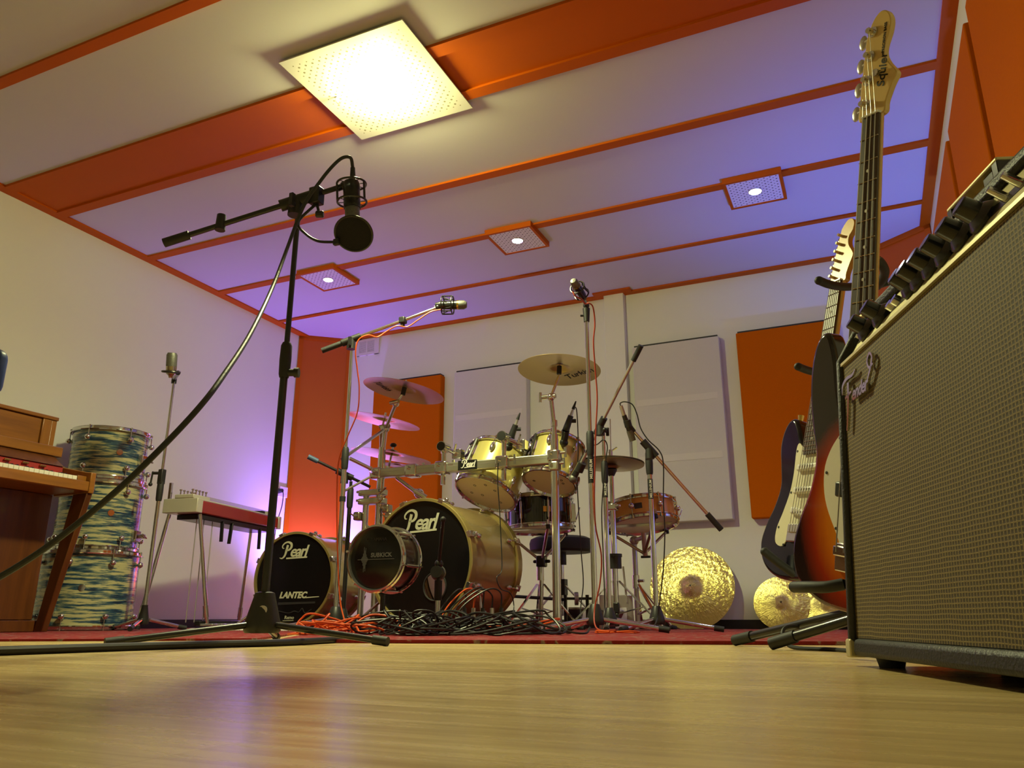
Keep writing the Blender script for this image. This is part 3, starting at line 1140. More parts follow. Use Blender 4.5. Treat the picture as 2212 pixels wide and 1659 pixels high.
# ---------------------------------------------------------------- low-frequency drum microphone in front of the big bass drum
sub_c = D(812, 1206, 3.16)
SA = Vector((-.02, 1, 0)).normalized()
M = frame(sub_c + SA * .13, -SA, (0, 0, 1))
SUB = drum('drum_microphone', 'small black drum-shaped bass microphone standing before the big bass drum', 'microphone', M, .122, .13, 'dark_red_wood', 6, 'tube', 'chrome', 'black_head', 'black_head', None, (.5,), .3)
F = LM(sub_c - SA * .0026, SA)
m = MB()
m.text('SUBKICK', .0235, F @ T(.026, 0, .012), 0, .0008, .0004, 'CENTER', 1.05)
m.stroke([(-.085, -.004), (.088, -.004)], [.002, .002], F, .0004, 1)
for k in range(9):
    x = -.066 + k * .0036
    hh = (.006, .012, .024, .05, .036, .046, .02, .01, .005)[k]
    m.stroke([(x, -.004 - hh), (x, -.004 + hh)], [.0018, .0018], F, .0004, 1)
SUB.part('logo', m, 'logo_grey')
SUB.part('lettering', MB().text('YAMAHA', .018, F @ T(.012, 0, .075), 0, .0004, .0004).ring(F @ Vector((-.040, 0, .075)), SA, .006, .0008, 16, 5), 'logo_dim')
st = Thing('low_stand', 'low black stand carrying the small drum-shaped microphone', 'stand', (sub_c.x, sub_c.y + .065, .01))
cc = Vector((sub_c.x, sub_c.y + .065, 0))
st.part('pole', MB().tube(cc + Vector((0, 0, .03)), cc + Vector((0, 0, sub_c.z - .139)), .011), 'black_metal')
st.part('hub', MB().tube(cc + Vector((0, 0, .035)), cc + Vector((0, 0, .075)), .03, .022), 'black_plastic')
for a in (200, 320, 80):
    e = cc + cdir(a) * .20
    lg = st.part('leg', MB().tube(cc + cdir(a) * .02 + Vector((0, 0, .05)), e + Vector((0, 0, .022)), .008), 'black_metal')
    st.part('rubber_foot', MB().tube(e + Vector((0, 0, .022)) - cdir(a) * .02, e + Vector((0, 0, .021)) + cdir(a) * .015, .0115), 'black_rubber', lg)

# ---------------------------------------------------------------- drum rack
rl, rr = Vector((-2.315, 3.46, .800)), Vector((-1.335, 3.47, .800))
RACK = Thing('drum_rack', 'square aluminium drum rack carrying the toms and cymbals over the gold bass drum', 'drum rack', (-1.83, 3.47, .01))
RACK.part('crossbar', MB().bar(rl, rr, .048, .048), 'aluminium', bevel=.005)
RACK.part('groove', MB().bar(rl + Vector((.02, -.0243, .004)), rr + Vector((-.02, -.0243, .004)), .001, .003), 'satin_steel')
bd = rl.lerp(rr, .535)
b0 = RACK.part('badge', MB().box(bd + Vector((0, -.0265, .002)), (.105, .005, .050)), 'panel_black', bevel=.001)
m = MB()
script_logo(m, LM(bd + Vector((.008, -.0297, .000)), (0, 1, 0)), .072)
RACK.part('logo', m, 'white_ink', b0)
# right post and left post with its doubled tubes
post = RACK.part('post', MB().tube((rr.x, rr.y, .02), (rr.x, rr.y, .90), .0195, n=20), 'chrome')
RACK.part('rubber_foot', MB().tube((rr.x, rr.y, .0101), (rr.x, rr.y, .05), .034, .024), 'black_rubber', post)
for dx in (0, -.085):
    post = RACK.part('post', MB().tube((rl.x + dx, rl.y, .02), (rl.x + dx, rl.y, .90 if dx == 0 else .70), .0195 if dx == 0 else .016, n=20), 'chrome')
    RACK.part('rubber_foot', MB().tube((rl.x + dx, rl.y, .0101), (rl.x + dx, rl.y, .05), .032, .022), 'black_rubber', post)


def rack_clamp(p, s=1.0, m='nickel'):
    mm = MB().box(p, (.060 * s, .062 * s, .058 * s))
    o = RACK.part('clamp', mm, 'chrome' if s != .85 else m, bevel=.010, seg=3)
    b = MB()
    b.tube(p + Vector((.034 * s, -.01, .012)), p + Vector((.060 * s, -.01, .012)), .007)
    b.bar(p + Vector((.058 * s, -.01, -.012)), p + Vector((.058 * s, -.01, .036)), .012, .006)
    b.tube(p + Vector((-.01, -.030 * s, .012)), p + Vector((-.01, -.044 * s, .012)), .008)
    RACK.part('wing_screw', b, 'chrome', o)
    return o


rack_clamp(Vector((rr.x, rr.y, .815)), 1.0, 'aluminium')
rack_clamp(Vector((rr.x, rr.y, .765)), .85, 'aluminium')
rack_clamp(rl + Vector((-.02, 0, 0)), 1.05, 'nickel')
rack_clamp(rl.lerp(rr, .20), 1.15, 'aluminium')
for z in (.70, .655):
    RACK.part('clamp', MB().box((rl.x - .042, rl.y - .004, z), (.150, .058, .032)), 'aluminium', bevel=.006)
    m = MB()
    for dx in (-.10, .03): m.tube((rl.x + dx, rl.y - .03, z), (rl.x + dx, rl.y - .062, z), .007)
    m.bar((rl.x + .03, rl.y - .058, z - .02), (rl.x + .075, rl.y - .064, z + .012), .010, .006)
    RACK.part('wing_screw', m, 'chrome')
# short multi clamps hanging behind the left post
for k, (dx, z) in enumerate(((.055, .61), (.075, .565), (-.12, .58))):
    RACK.part('clamp', MB().box((rl.x + dx, rl.y - .01, z), (.04, .05, .045)), 'nickel', bevel=.008)
    RACK.part('wing_screw', MB().tube((rl.x + dx, rl.y - .03, z), (rl.x + dx, rl.y - .06, z), .006).bar((rl.x + dx - .018, rl.y - .058, z + .01), (rl.x + dx + .018, rl.y - .058, z - .01), .010, .005), 'chrome')

# tom arms: an upright through a clamp, a ball elbow with a black face, a slanting arm
def tom_arm(px, top_y, to, d):
    base = Vector((D(px, 1000, d).x, rl.y, .800))
    elbow = Vector((base.x, base.y + .005, D(px, top_y, d).z))
    rack_clamp(base + Vector((0, -.004, 0)), 1.12)
    RACK.part('tom_arm', MB().tube(base + Vector((0, 0, -.085)), elbow, .0125), 'chrome')
    RACK.part('elbow', MB().tube(elbow + Vector((0, -.035, 0)), elbow + Vector((0, .03, 0)), .026, .024, 20).tube(elbow + Vector((0, 0, -.03)), elbow + Vector((0, 0, .0)), .018), 'chrome')
    RACK.part('cap', MB().tube(elbow + Vector((0, -.0375, 0)), elbow + Vector((0, -.0350, 0)), .0225, .0225, 20), 'black_plastic')
    RACK.part('tom_arm', MB().tube(elbow, to, .0115), 'chrome')
    g = MB().box(to, (.05, .05, .05)).tube(to + Vector((0, -.045, .01)), to + Vector((0, .02, .01)), .008).bar(to + Vector((-.005, -.04, .0)), to + Vector((.01, -.045, .05)), .012, .006)
    RACK.part('tom_bracket', g, 'chrome', bevel=.012)


tomL_up = Vector((.17, .42, .89)).normalized()
tomR_up = Vector((.10, .37, .92)).normalized()
tomL_c, tomR_c = D(1050, 1065, 4.06), D(1187, 1041, 3.98)
tom_arm(941, 957, D(990, 982, 4.06), 3.93)
tom_arm(1084, 938, D(1128, 962, 3.96), 3.84)
TOML = drum('tom', 'larger gold rack tom behind the maker badge of the drum rack', 'drum', frame(tomL_c, tomL_up, -_R), .158, .235, 'yellow_lacquer', 6, 'bridge', 'chrome', 'white_head', 'clear_head', 'gold rack toms', (.24, .78), .35, True, (math.radians(112), 'brass'))
TOMR = drum('tom', 'smaller gold rack tom right of the larger one, behind the right rack post', 'drum', frame(tomR_c, tomR_up, -_R), .131, .215, 'yellow_lacquer', 6, 'bridge', 'chrome', 'white_head', 'clear_head', 'gold rack toms', (.24, .78), .2, True)
for th, R, L, ang in ((TOML, .158, .235, math.radians(28)), (TOMR, .131, .215, math.radians(22))):
    m = MB()
    for k in (-.24, .24):
        m.bar((Matrix.Rotation(ang + k, 4, 'Z') @ Vector((R + .018, 0, L * .15))), (Matrix.Rotation(ang + k, 4, 'Z') @ Vector((R + .018, 0, L * .98))), .012, .012)
    for z in (.30, .62, .95):
        m.bar((Matrix.Rotation(ang - .26, 4, 'Z') @ Vector((R + .019, 0, L * z))), (Matrix.Rotation(ang + .26, 4, 'Z') @ Vector((R + .019, 0, L * z))), .012, .014)
    th.part('suspension_mount', m, 'black_metal', local=True, bevel=.002)
random.seed(3)
m = MB()
for q in ((-.05, .06), (.02, -.03), (.06, .05), (-.08, -.05), (.0, .09), (.08, -.04)):
    m.ring((q[0], q[1], -.0026), (0, 0, 1), .007, .0014, 14, 4)
TOML.part('wear_mark', m, 'ink', local=True)
m = MB()
for q in ((-.06, .05), (-.07, .02), (.08, -.02)):
    m.ring((q[0], q[1], -.0026), (0, 0, 1), .006, .0016, 14, 4)
TOMR.part('wear_mark', m, 'ink', local=True)

# cymbal holders on the rack
def holder(pts, rad=.0085, tilt=True, name='cymbal_arm'):
    for a, b in zip(pts, pts[1:]): RACK.part(name, MB().tube(a, b, rad), 'chrome')


cR = D(1208, 800, 3.88)
upR = (Vector((.02, .10, .99))).normalized()
j1 = Vector((rr.x, rr.y, D(1190, 920, 3.80).z))
j2 = D(1190, 858, 3.82)
RACK.part('cymbal_arm', MB().tube((rr.x, rr.y, .88), j1, .0125), 'chrome')
RACK.part('collar', MB().tube(j1 - Vector((0, 0, .11)), j1 - Vector((0, 0, .04)), .018), 'chrome')
RACK.part('collar', MB().tube(j1, j1 + Vector((0, 0, .03)), .016), 'chrome')
RACK.part('cymbal_arm', MB().tube(j1, j2, .011), 'chrome')
RACK.part('tilter', MB().ball(j2, .020, 14).tube(j2 + Vector((-.045, 0, .004)), j2 + Vector((.025, 0, .004)), .012).tube(j2 + Vector((-.055, -.004, -.022)), j2 + Vector((-.055, -.004, .028)), .008), 'chrome')
RACK.part('cymbal_arm', MB().tube(j2, cR - upR * .03, .007).tube(cR - upR * .03, cR + upR * .07, .0042), 'chrome')
RACK.part('cymbal_sleeve', MB().tube(cR - upR * .02, cR + upR * .022, .012), 'black_rubber')
cR_c = cR + upR * .0
CR = cymbal('crash cymbal on the right rack post, maker name underneath', cR, upR, .205, 'bronze', 'cymbals on the drum rack', (.100, .045, -48, .066))

jl = [Vector((rl.x, rl.y, .88)), Vector((rl.x + .015, rl.y, D(826, 905, 4.0).z))]
for a, b in zip(jl, jl[1:]): RACK.part('cymbal_arm', MB().tube(a, b, .0125), 'chrome')
RACK.part('collar', MB().tube(jl[0] + Vector((0, 0, -.02)), jl[0] + Vector((0, 0, .06)), .018), 'chrome')
kn = jl[1]
RACK.part('tilter', MB().ball(kn, .022, 14).tube(kn + Vector((-.03, -.01, .01)), kn + Vector((.03, -.01, .01)), .011).tube(kn + Vector((0, -.035, 0)), kn + Vector((0, .02, 0)), .010), 'chrome')
cL = D(872, 845, 3.97)
upL = (Vector((.17, .08, .98))).normalized()
e2 = D(855, 872, 3.98)
RACK.part('cymbal_arm', MB().tube(kn, e2, .009), 'chrome')
RACK.part('cymbal_arm', MB().tube(kn, D(738, 992, 3.86), .0085), 'chrome')
RACK.part('tilter', MB().ball(e2, .018, 14).tube(e2 + Vector((-.02, -.02, 0)), e2 + Vector((.03, -.02, .005)), .010), 'chrome')
RACK.part('cymbal_arm', MB().tube(e2, cL - upL * .01, .0055).tube(cL - upL * .01, cL + upL * .06, .004), 'chrome')
RACK.part('cymbal_sleeve', MB().tube(cL - upL * .02, cL + upL * .02, .012), 'black_rubber')
cymbal('highest crash cymbal at the left of the kit, maker name underneath', cL, upL, .207, 'bronze', 'cymbals on the drum rack', (-.115, .0, 70, .056))
c2 = D(829, 910, 4.36)
up2 = (Vector((.20, .03, .98))).normalized()
cymbal('shiny crash cymbal below the highest left one, tinted purple', c2, up2, .204, 'bronze', 'cymbals on the drum rack')
RACK.part('cymbal_arm', MB().tube(c2 + up2 * .05, c2 - up2 * .07, .0055).tube(c2 - up2 * .07, Vector((rl.x, rl.y, .86)), .009), 'chrome')
c3 = D(845, 985, 4.39)
up3 = (Vector((.17, .02, .98))).normalized()
cymbal('ride cymbal lowest at the left, just above the rack bar', c3, up3, .226, 'bronze', 'cymbals on the drum rack')
RACK.part('cymbal_arm', MB().tube(c3 + up3 * .06, c3 - up3 * .10, .0055).tube(c3 - up3 * .10, Vector((rl.x + .05, rl.y + .02, .81)), .009), 'chrome')
c4 = D(858, 1005, 4.36)
cymbal('small dark splash cymbal hung beneath the ride cymbal', c4, (.12, .0, .99), .10, 'bronze_dark')
RACK.part('wing_nut', MB().ball(c3 + up3 * .062, .016, 12, (1.2, 1.2, .8)), 'black_plastic')
RACK.part('cymbal_arm', MB().tube(D(755, 990, 3.9), D(800, 1012, 3.95), .009).tube(D(800, 1012, 3.95), rl + Vector((-.03, -.02, 0)), .012), 'chrome')
RACK.part('tom_arm', MB().tube(Vector((rl.x + .09, rl.y + .01, .775)), D(905, 1068, 4.05), .010), 'chrome')
RACK.part('tilter', MB().ball(D(905, 1066, 4.05), .026, 14).tube(D(895, 1060, 4.0), D(920, 1075, 4.0), .014), 'chrome')

# ---------------------------------------------------------------- snare drums, hi-hat, throne
def snare_basket(th, c, up, R, z_top, pole_top, mats='chrome'):
    """three basket arms under a snare drum meeting at pole_top"""
    M = frame(c, up, _R)
    for k in (40, 160, 280):
        a = math.radians(k)
        p = M @ Vector(((R + .012) * math.cos(a), (R + .012) * math.sin(a), -.016))
        th.part('basket_arm', MB().tube(pole_top, p, .008).tube(p, p + M.to_3x3() @ Vector((0, 0, .035)), .008), mats)
        th.part('rubber_tip', MB().tube(p + M.to_3x3() @ Vector((0, 0, -.012)), p + M.to_3x3() @ Vector((0, 0, .010)), .011), 'black_rubber')


def low_tripod(th, base, hub, r, spread, dirs, foot='black_rubber', m='chrome'):
    """double-braced tripod legs of a drum stand"""
    for a in dirs:
        e = base + cdir(a) * spread + Vector((0, 0, .020))
        top = base + Vector((0, 0, hub)) + cdir(a) * .02
        mid = top.lerp(e, .55)
        lg = th.part('leg', MB().bar(top, e, .018, .006, cdir(a)), m)
        th.part('brace', MB().bar(base + Vector((0, 0, hub * .35)), mid, .016, .005, cdir(a)), m)
        th.part('rubber_foot', MB().tube(e + cdir(a) * -.012 + Vector((0, 0, .002)), e + cdir(a) * .02 - Vector((0, 0, .006)), .014), foot, lg)


sb = D(1166, 1108, 4.28)
sb_up = Vector((-.04, .02, 1)).normalized()
SNB = drum('snare_drum', 'black snare drum on a stand behind the big bass drum', 'drum', frame(sb - sb_up * .085, sb_up, -_R), .178, .155, 'black_lacquer', 8, 'tube', 'chrome', 'white_head', 'white_head', 'snare drums', (.5,), .2, True, (math.radians(100), 'brass'))
M = SNB.M
SNB.part('snare_strainer', MB().box((-.175, .06, .07), (.03, .03, .10)).bar((-.19, .06, .03), (-.215, .06, .10), .012, .006), 'chrome', local=True, bevel=.004)
SNB.part('snare_wires', MB().box((0, .0, -.004), (.30, .045, .003)), 'satin_steel', local=True)
stb = Thing('snare_stand', 'chrome stand under the black snare drum', 'stand', (sb.x, sb.y, .01))
b = Vector((sb.x, sb.y, 0))
pt = sb - sb_up * .26
stb.part('pole', MB().tube(b + Vector((0, 0, .06)), pt, .0125), 'chrome')
stb.part('collar', MB().tube(b + Vector((0, 0, .26)), b + Vector((0, 0, .33)), .02), 'chrome')
stb.part('clamp', MB().box(pt, (.05, .05, .06)).tube(pt + Vector((-.05, 0, 0)), pt + Vector((.05, 0, 0)), .009), 'black_metal', bevel=.008)
snare_basket(stb, sb - sb_up * .085, sb_up, .178, 0, pt)
low_tripod(stb, b, .24, .01, .22, (215, 335, 95))

sw = D(1387, 1112, 4.20)
sw_up = Vector((-.13, .13, .98)).normalized()
SNW = drum('snare_drum', 'shallow amber wooden snare drum on a stand at the right of the kit', 'drum', frame(sw - sw_up * .05, sw_up, -_R), .178, .098, 'maple_shell', 8, 'ball', 'chrome', 'white_head', 'white_head', 'snare drums', (.5,), .35, True, (math.radians(75), 'hole_dark'))
SNW.part('snare_strainer', MB().box((-.182, -.02, .045), (.03, .035, .07)).bar((-.196, -.02, .02), (-.225, -.02, .075), .012, .006), 'chrome', local=True, bevel=.004)
SNW.part('snare_wires', MB().box((0, 0, -.004), (.30, .045, .003)), 'satin_steel', local=True)
whole('cleaning_cloth', MB().ball(sw + _R * .125 + sw_up * .062 + FWD * -.04, .035, 16, (1.2, 1, .5)).ball(sw + _R * .10 + sw_up * .058 + FWD * -.02, .03, 14, (1.3, 1, .4)), 'paper_white', 'crumpled white cloth lying on the rim of the amber snare drum', 'cloth')
whole('drum_stick', MB().tube(sw - _R * .10 + sw_up * .064 - FWD * .02, sw + _R * .10 + sw_up * .10 + FWD * .05, .007, .004), 'maple_neck', 'wooden drum stick lying across the amber snare drum', 'drum stick')
stw = Thing('snare_stand', 'chrome stand with a long offset arm under the amber snare drum', 'stand', (D(1375, 1250, 4.3).x, D(1375, 1250, 4.3).y, .01))
pole_t = D(1370, 1168, 4.3)
b = Vector((pole_t.x, pole_t.y, 0))
stw.part('pole', MB().tube(b + Vector((0, 0, .05)), pole_t, .014), 'satin_steel')
stw.part('collar', MB().tube(b + Vector((0, 0, .22)), b + Vector((0, 0, .29)), .02).tube(b + Vector((.02, -.01, .26)), b + Vector((.05, -.02, .26)), .008), 'chrome')
ptw = D(1392, 1196, 4.2)
stw.part('tilter', MB().ball(pole_t, .026, 14).tube(pole_t, D(1392, 1160, 4.2), .012).tube(D(1390, 1150, 4.2), D(1394, 1200, 4.2), .014), 'satin_steel')
stw.part('wing_nut', MB().box(D(1395, 1203, 4.2), (.05, .014, .012)), 'black_plastic')
snare_basket(stw, sw - sw_up * .05, sw_up, .178, 0, ptw, 'nickel')
low_tripod(stw, b, .24, .01, .20, (15, 75, 300))

# hi-hat
hb = D(1320, 1003, 3.98)
hup = Vector((.02, .05, 1)).normalized()
HH = Thing('hi_hat_stand', 'chrome hi-hat stand with footboard between the two snare drums', 'stand', (hb.x, hb.y, .01))
b = Vector((hb.x, hb.y, 0))
HH.part('pole', MB().tube(b + Vector((0, 0, .10)), b + Vector((0, 0, .60)), .0145).tube(b + Vector((0, 0, .58)), hb - Vector((0, 0, .05)), .011), 'chrome')
HH.part('pull_rod', MB().tube(hb - Vector((0, 0, .05)), D(1318, 905, 3.98), .003), 'chrome')
HH.part('clutch', MB().tube(hb + Vector((0, 0, .015)), hb + Vector((0, 0, .075)), .010).bar(hb + Vector((-.01, 0, .06)), hb + Vector((.035, 0, .085)), .012, .006), 'chrome')
HH.part('seat_cup', MB().lathe([(.0001, -.062), (.014, -.060), (.028, -.035), (.030, -.028), (.0001, -.028)], 24, T(hb)), 'black_plastic')
HH.part('memory_collar', MB().box(b + Vector((0, 0, .60)), (.05, .05, .034)).tube(b + Vector((.02, -.02, .60)), b + Vector((.05, -.035, .60)), .008), 'chrome', bevel=.006)
HH.part('spring_housing', MB().tube(b + Vector((0, 0, .30)), b + Vector((0, 0, .355)), .034).tube(b + Vector((0, 0, .355)), b + Vector((0, 0, .37)), .038), 'black_plastic')
fr = MB()
for s in (-1, 1):
    fr.bar(b + _R * .052 * s + Vector((0, 0, .14)), b + _R * .04 * s + Vector((0, 0, .31)), .02, .008, _R)
HH.part('frame_rod', fr, 'satin_steel')
pl = MB()
W = LM(b + Vector((0, 0, .015)), FWD)
pl.prism([(-.085, 0), (-.05, 0), (-.05, .10), (.05, .10), (.05, 0), (.085, 0), (.08, .16), (-.08, .16)], -.006, .006, W)
HH.part('base_frame', pl, 'satin_steel', bevel=.003)
HH.part('chain_drive', MB().box(b + Vector((0, 0, .115)) - FWD * .01, (.028, .02, .05)).box(b + Vector((0, 0, .06)) - FWD * .01, (.02, .016, .06)), 'black_metal', bevel=.004)
HH.part('footboard', MB().bar(b + FWD * .05 + Vector((0, 0, .10)), b + FWD * .32 + Vector((0, 0, .03)), .09, .012), 'satin_steel', bevel=.004)
low_tripod(HH, b, .24, .01, .24, (185, 330), 'black_rubber', 'chrome')
cymbal('upper hi-hat cymbal, dark underside showing over the amber snare', hb + Vector((0, 0, .006)), hup, .168, 'bronze_dark', 'hi-hat pair', None, .06)
o = cymbal('lower hi-hat cymbal resting bell down on the seat cup', hb - Vector((0, 0, .004)), -hup, .166, 'bronze_dark', 'hi-hat pair', None, .06)

# throne
tb = D(1213, 1190, 4.62)
THR = Thing('drum_throne', 'round black padded drum stool behind the black snare drum', 'stool', (tb.x, tb.y, .01))
b = Vector((tb.x, tb.y, 0))
sz = D(1213, 1194, 4.62).z
THR.part('seat', MB().lathe([(.0001, 0), (.17, 0), (.187, .012), (.19, .05), (.182, .075), (.15, .09), (.0001, .094)], 40, T(tb.x, tb.y, sz)), 'black_rubber')
THR.part('post', MB().tube(b + Vector((0, 0, .08)), Vector((tb.x, tb.y, sz)), .013), 'chrome')
THR.part('collar', MB().tube(Vector((tb.x, tb.y, sz - .07)), Vector((tb.x, tb.y, sz)), .028).box(b + Vector((0, 0, .24)), (.05, .05, .09)), 'black_plastic')
low_tripod(THR, b, .25, .01, .26, (210, 330, 90), 'black_rubber', 'satin_steel')

# bass drum pedal and a low black stand bar behind the kick
pb = kick_c + KA * .58
PED = Thing('bass_drum_pedal', 'bass drum pedal behind the big gold bass drum', 'pedal', (pb.x, pb.y, .01))
pbz = Vector((pb.x, pb.y, 0))
side = Vector((KA.y, -KA.x, 0))
PED.part('base_plate', MB().bar(pbz + Vector((0, 0, .016)), pbz + KA * .3 + Vector((0, 0, .016)), .10, .008), 'black_metal')
m = MB()
for s in (-.06, .06): m.bar(pbz + side * s + Vector((0, 0, .015)), pbz + side * s + Vector((0, 0, .20)), .018, .014)
m.bar(pbz - side * .07 + Vector((0, 0, .19)), pbz + side * .07 + Vector((0, 0, .19)), .016, .016)
PED.part('frame', m, 'black_metal')
PED.part('footboard', MB().bar(pbz + KA * .03 + Vector((0, 0, .11)), pbz + KA * .30 + Vector((0, 0, .03)), .085, .010), 'satin_steel')
PED.part('beater', MB().tube(pbz + Vector((0, 0, .19)), pbz - KA * .03 + Vector((0, 0, .36)), .004).ball(pbz - KA * .035 + Vector((0, 0, .36)), .028, 14), 'black_rubber')
p2 = D(1245, 1290, 4.3)
PD2 = Thing('bass_drum_pedal', 'second pedal with a drive shaft, left of the hi-hat stand', 'pedal', (p2.x, p2.y, .01))
q = Vector((p2.x, p2.y, 0))
PD2.part('base_plate', MB().bar(q + Vector((0, 0, .016)), q + FWD * .28 + Vector((0, 0, .016)), .10, .008), 'black_metal')
m = MB()
for s in (-.06, .06): m.bar(q + _R * s + Vector((0, 0, .015)), q + _R * s + Vector((0, 0, .19)), .016, .014)
m.bar(q - _R * .07 + Vector((0, 0, .17)), q + _R * .09 + Vector((0, 0, .17)), .014, .014)
PD2.part('frame', m, 'black_metal')
PD2.part('drive_shaft', MB().tube(q - _R * .07 + Vector((0, 0, .165)), pbz + side * .08 + Vector((0, 0, .18)), .0085), 'black_metal')
PD2.part('footboard', MB().bar(q + FWD * .03 + Vector((0, 0, .12)), q + FWD * .28 + Vector((0, 0, .03)), .085, .010), 'satin_steel')
PD2.part('cam', MB().cyl(q + Vector((0, 0, .17)), _R, .035, .02), 'satin_steel')

# cymbals leaning against the back wall
def leaning(label, px, py, R, m, bell_up, word=False):
    th = math.radians(74)
    n = Vector((0, -math.sin(th), math.cos(th)))
    up = Vector((0, math.cos(th), math.sin(th)))
    yb = BACK - .030 - 2 * R * math.cos(th) - .004
    x = hit(px, py, 1, yb + R * math.cos(th)).x
    c = Vector((x, yb + R * math.cos(th), .0005 + R * math.sin(th) + .0035))
    o = cymbal_mesh(R, R * .22, .05).build('cymbal', m, None, None, 0, 2, 60)
    off = n * (-.02)
    o.matrix_world = frame(c + off + Vector((0, 0, .0)), n, Vector((1, .0, 0)))
    tag(o, label, 'cymbal', 'cymbals leaning against the back wall')
    if word:
        mm = MB().text('Turkish', R * .28, LM((0, 0, 0), (0, 0, -1), (0, 1, 0)) @ T(R * .1, -(R * .05 * .66), -R * .48) @ Matrix.Rotation(0, 4, 'Y'), .25, 0, .0004)
        mm.build('lettering', 'ink', o)
    return o


leaning('large hammered ride cymbal leaning against the back wall under the white panel', 1493, 1275, .262, 'bronze_hammered', True)
leaning('small hammered cymbal leaning on the wall left of the two by the guitars', 1688, 1310, .160, 'bronze_hammered', True)
leaning('small cymbal with maker name leaning behind the guitar stand', 1785, 1310, .150, 'bronze_hammered', True, True)

# ================================================================ microphone stands
def proj(P):
    q = Vector(P) - EYE
    z = q.dot(_F)
    return IW / 2 + FPX * q.dot(_R) / z, IH / 2 - FPX * q.dot(_U) / z


def rise(base, y):
    """height above the floor point base that shows at photo row y"""
    lo, hi_ = -0.2, 3.0
    for _ in range(50):
        m = (lo + hi_) / 2
        if proj((base.x, base.y, m))[1] > y: lo = m
        else: hi_ = m
    return (lo + hi_) / 2


def mic_stand(name, label, base, y_top, y_clutch, legs, leg, metal, group, hub_h=.075, r=.0115, z0=0.0, low=None):
    th = Thing(name, label, 'microphone stand', (base.x, base.y, z0), group=group)
    zt, zc = rise(base, y_top), rise(base, y_clutch)
    b = Vector((base.x, base.y, 0))
    up = lambda z: b + Vector((0, 0, z))
    s = leg / .33
    th.part('hub', MB().lathe([(.0001, .030), (.040 * s, .030), (.043 * s, .036), (.043 * s, .052), (.023 * s, .030 + hub_h), (.016, .034 + hub_h), (.0001, .034 + hub_h)], 24, T(base.x, base.y, z0)), 'black_plastic')
    for a in legs:
        e = b + cdir(a) * leg + Vector((0, 0, z0 + .0125))
        lg = th.part('leg', MB().tube(b + cdir(a) * .03 + Vector((0, 0, z0 + .052)), e, .0088), metal)
        dn = (e - (b + Vector((0, 0, z0 + .052)))).normalized()
        th.part('rubber_foot', MB().tube(e - dn * .030, e + dn * .012, .0120), 'black_rubber', lg)
    th.part('lower_tube', MB().tube(up(z0 + .10), up(zc), r), metal)
    th.part('clutch', MB().lathe([(.0001, -.055), (.0135, -.055), (.016, -.045), (.0175, .0), (.0165, .045), (.0125, .055), (.0001, .055)], 18, T(up(zc))), 'black_rubber')
    th.part('upper_tube', MB().tube(up(zc), up(zt), r * .74), metal)
    return th, up(zt)


def boom(th, head, a, b, metal, grip=.10, r=.0075, gmat='black_rubber', clutch_on=True):
    """boom rod from its counterweight end a to its tip b through the stand head"""
    a, b, head = Vector(a), Vector(b), Vector(head)
    t = (b - a).normalized()
    m = a + t * (head - a).dot(t)
    th.part('boom_arm', MB().tube(a, b, r), metal)
    th.part('hand_grip', MB().tube(a - t * .004, a + t * grip, .0125), gmat)
    th.part('boom_clamp', MB().tube(m - t * .045, m + t * .045, .0165).tube(m - Vector((0, 0, .045)), m, .020, .018), 'black_plastic')
    s = t.cross(Vector((0, 0, 1))).normalized()
    th.part('wing_screw', MB().tube(m - Vector((0, 0, .022)), m - Vector((0, 0, .022)) + s * .045, .006).box(m - Vector((0, 0, .022)) + s * .045, (.012, .012, .038)), 'black_plastic')
    return t


ST = 'chrome microphone stands round the drum kit'
# --- the black stand in the foreground
bb = ground(563, 2.12)
BS, head = mic_stand('microphone_stand', 'black microphone stand with a boom arm standing alone on the wooden floor in front', bb, 470, 778, (-20, 100, 218), .375, 'black_metal', None, .105, .0115)
z = rise(bb, 805)
BS.part('clamp_screw', MB().tube((bb.x, bb.y, z), Vector((bb.x, bb.y, z)) + _R * .034, .011).tube(Vector((bb.x, bb.y, z)) + _R * .030, Vector((bb.x, bb.y, z)) + _R * .044, .015), 'black_plastic')
z = rise(bb, 1318)
c = Vector((bb.x, bb.y, z)) - FWD * .030 + _R * .008
BS.part('bolt', MB().tube(c + FWD * .02, c - FWD * .006, .012), 'satin_steel')
ba, bt = D(357, 524, 2.12), D(744, 401, 2.20)
t = boom(BS, D(640, 436, 2.17), ba, bt, 'black_metal', .066)
k = ba + t * .152
BS.part('boom_knob', MB().tube(k - Vector((0, 0, .016)), k + Vector((0, 0, .030)), .014, .012), 'black_plastic')
k = ba.lerp(bt, .84)
BS.part('popfilter_clamp', MB().box(k - Vector((0, 0, .006)), (.034, .03, .05)).tube(k - Vector((0, 0, .02)), k - Vector((.0, 0, .062)) + _R * .012, .004).tube(k - Vector((0, 0, .062)) + _R * .002, k - Vector((0, 0, .062)) + _R * .024, .010), 'black_metal', bevel=.003)

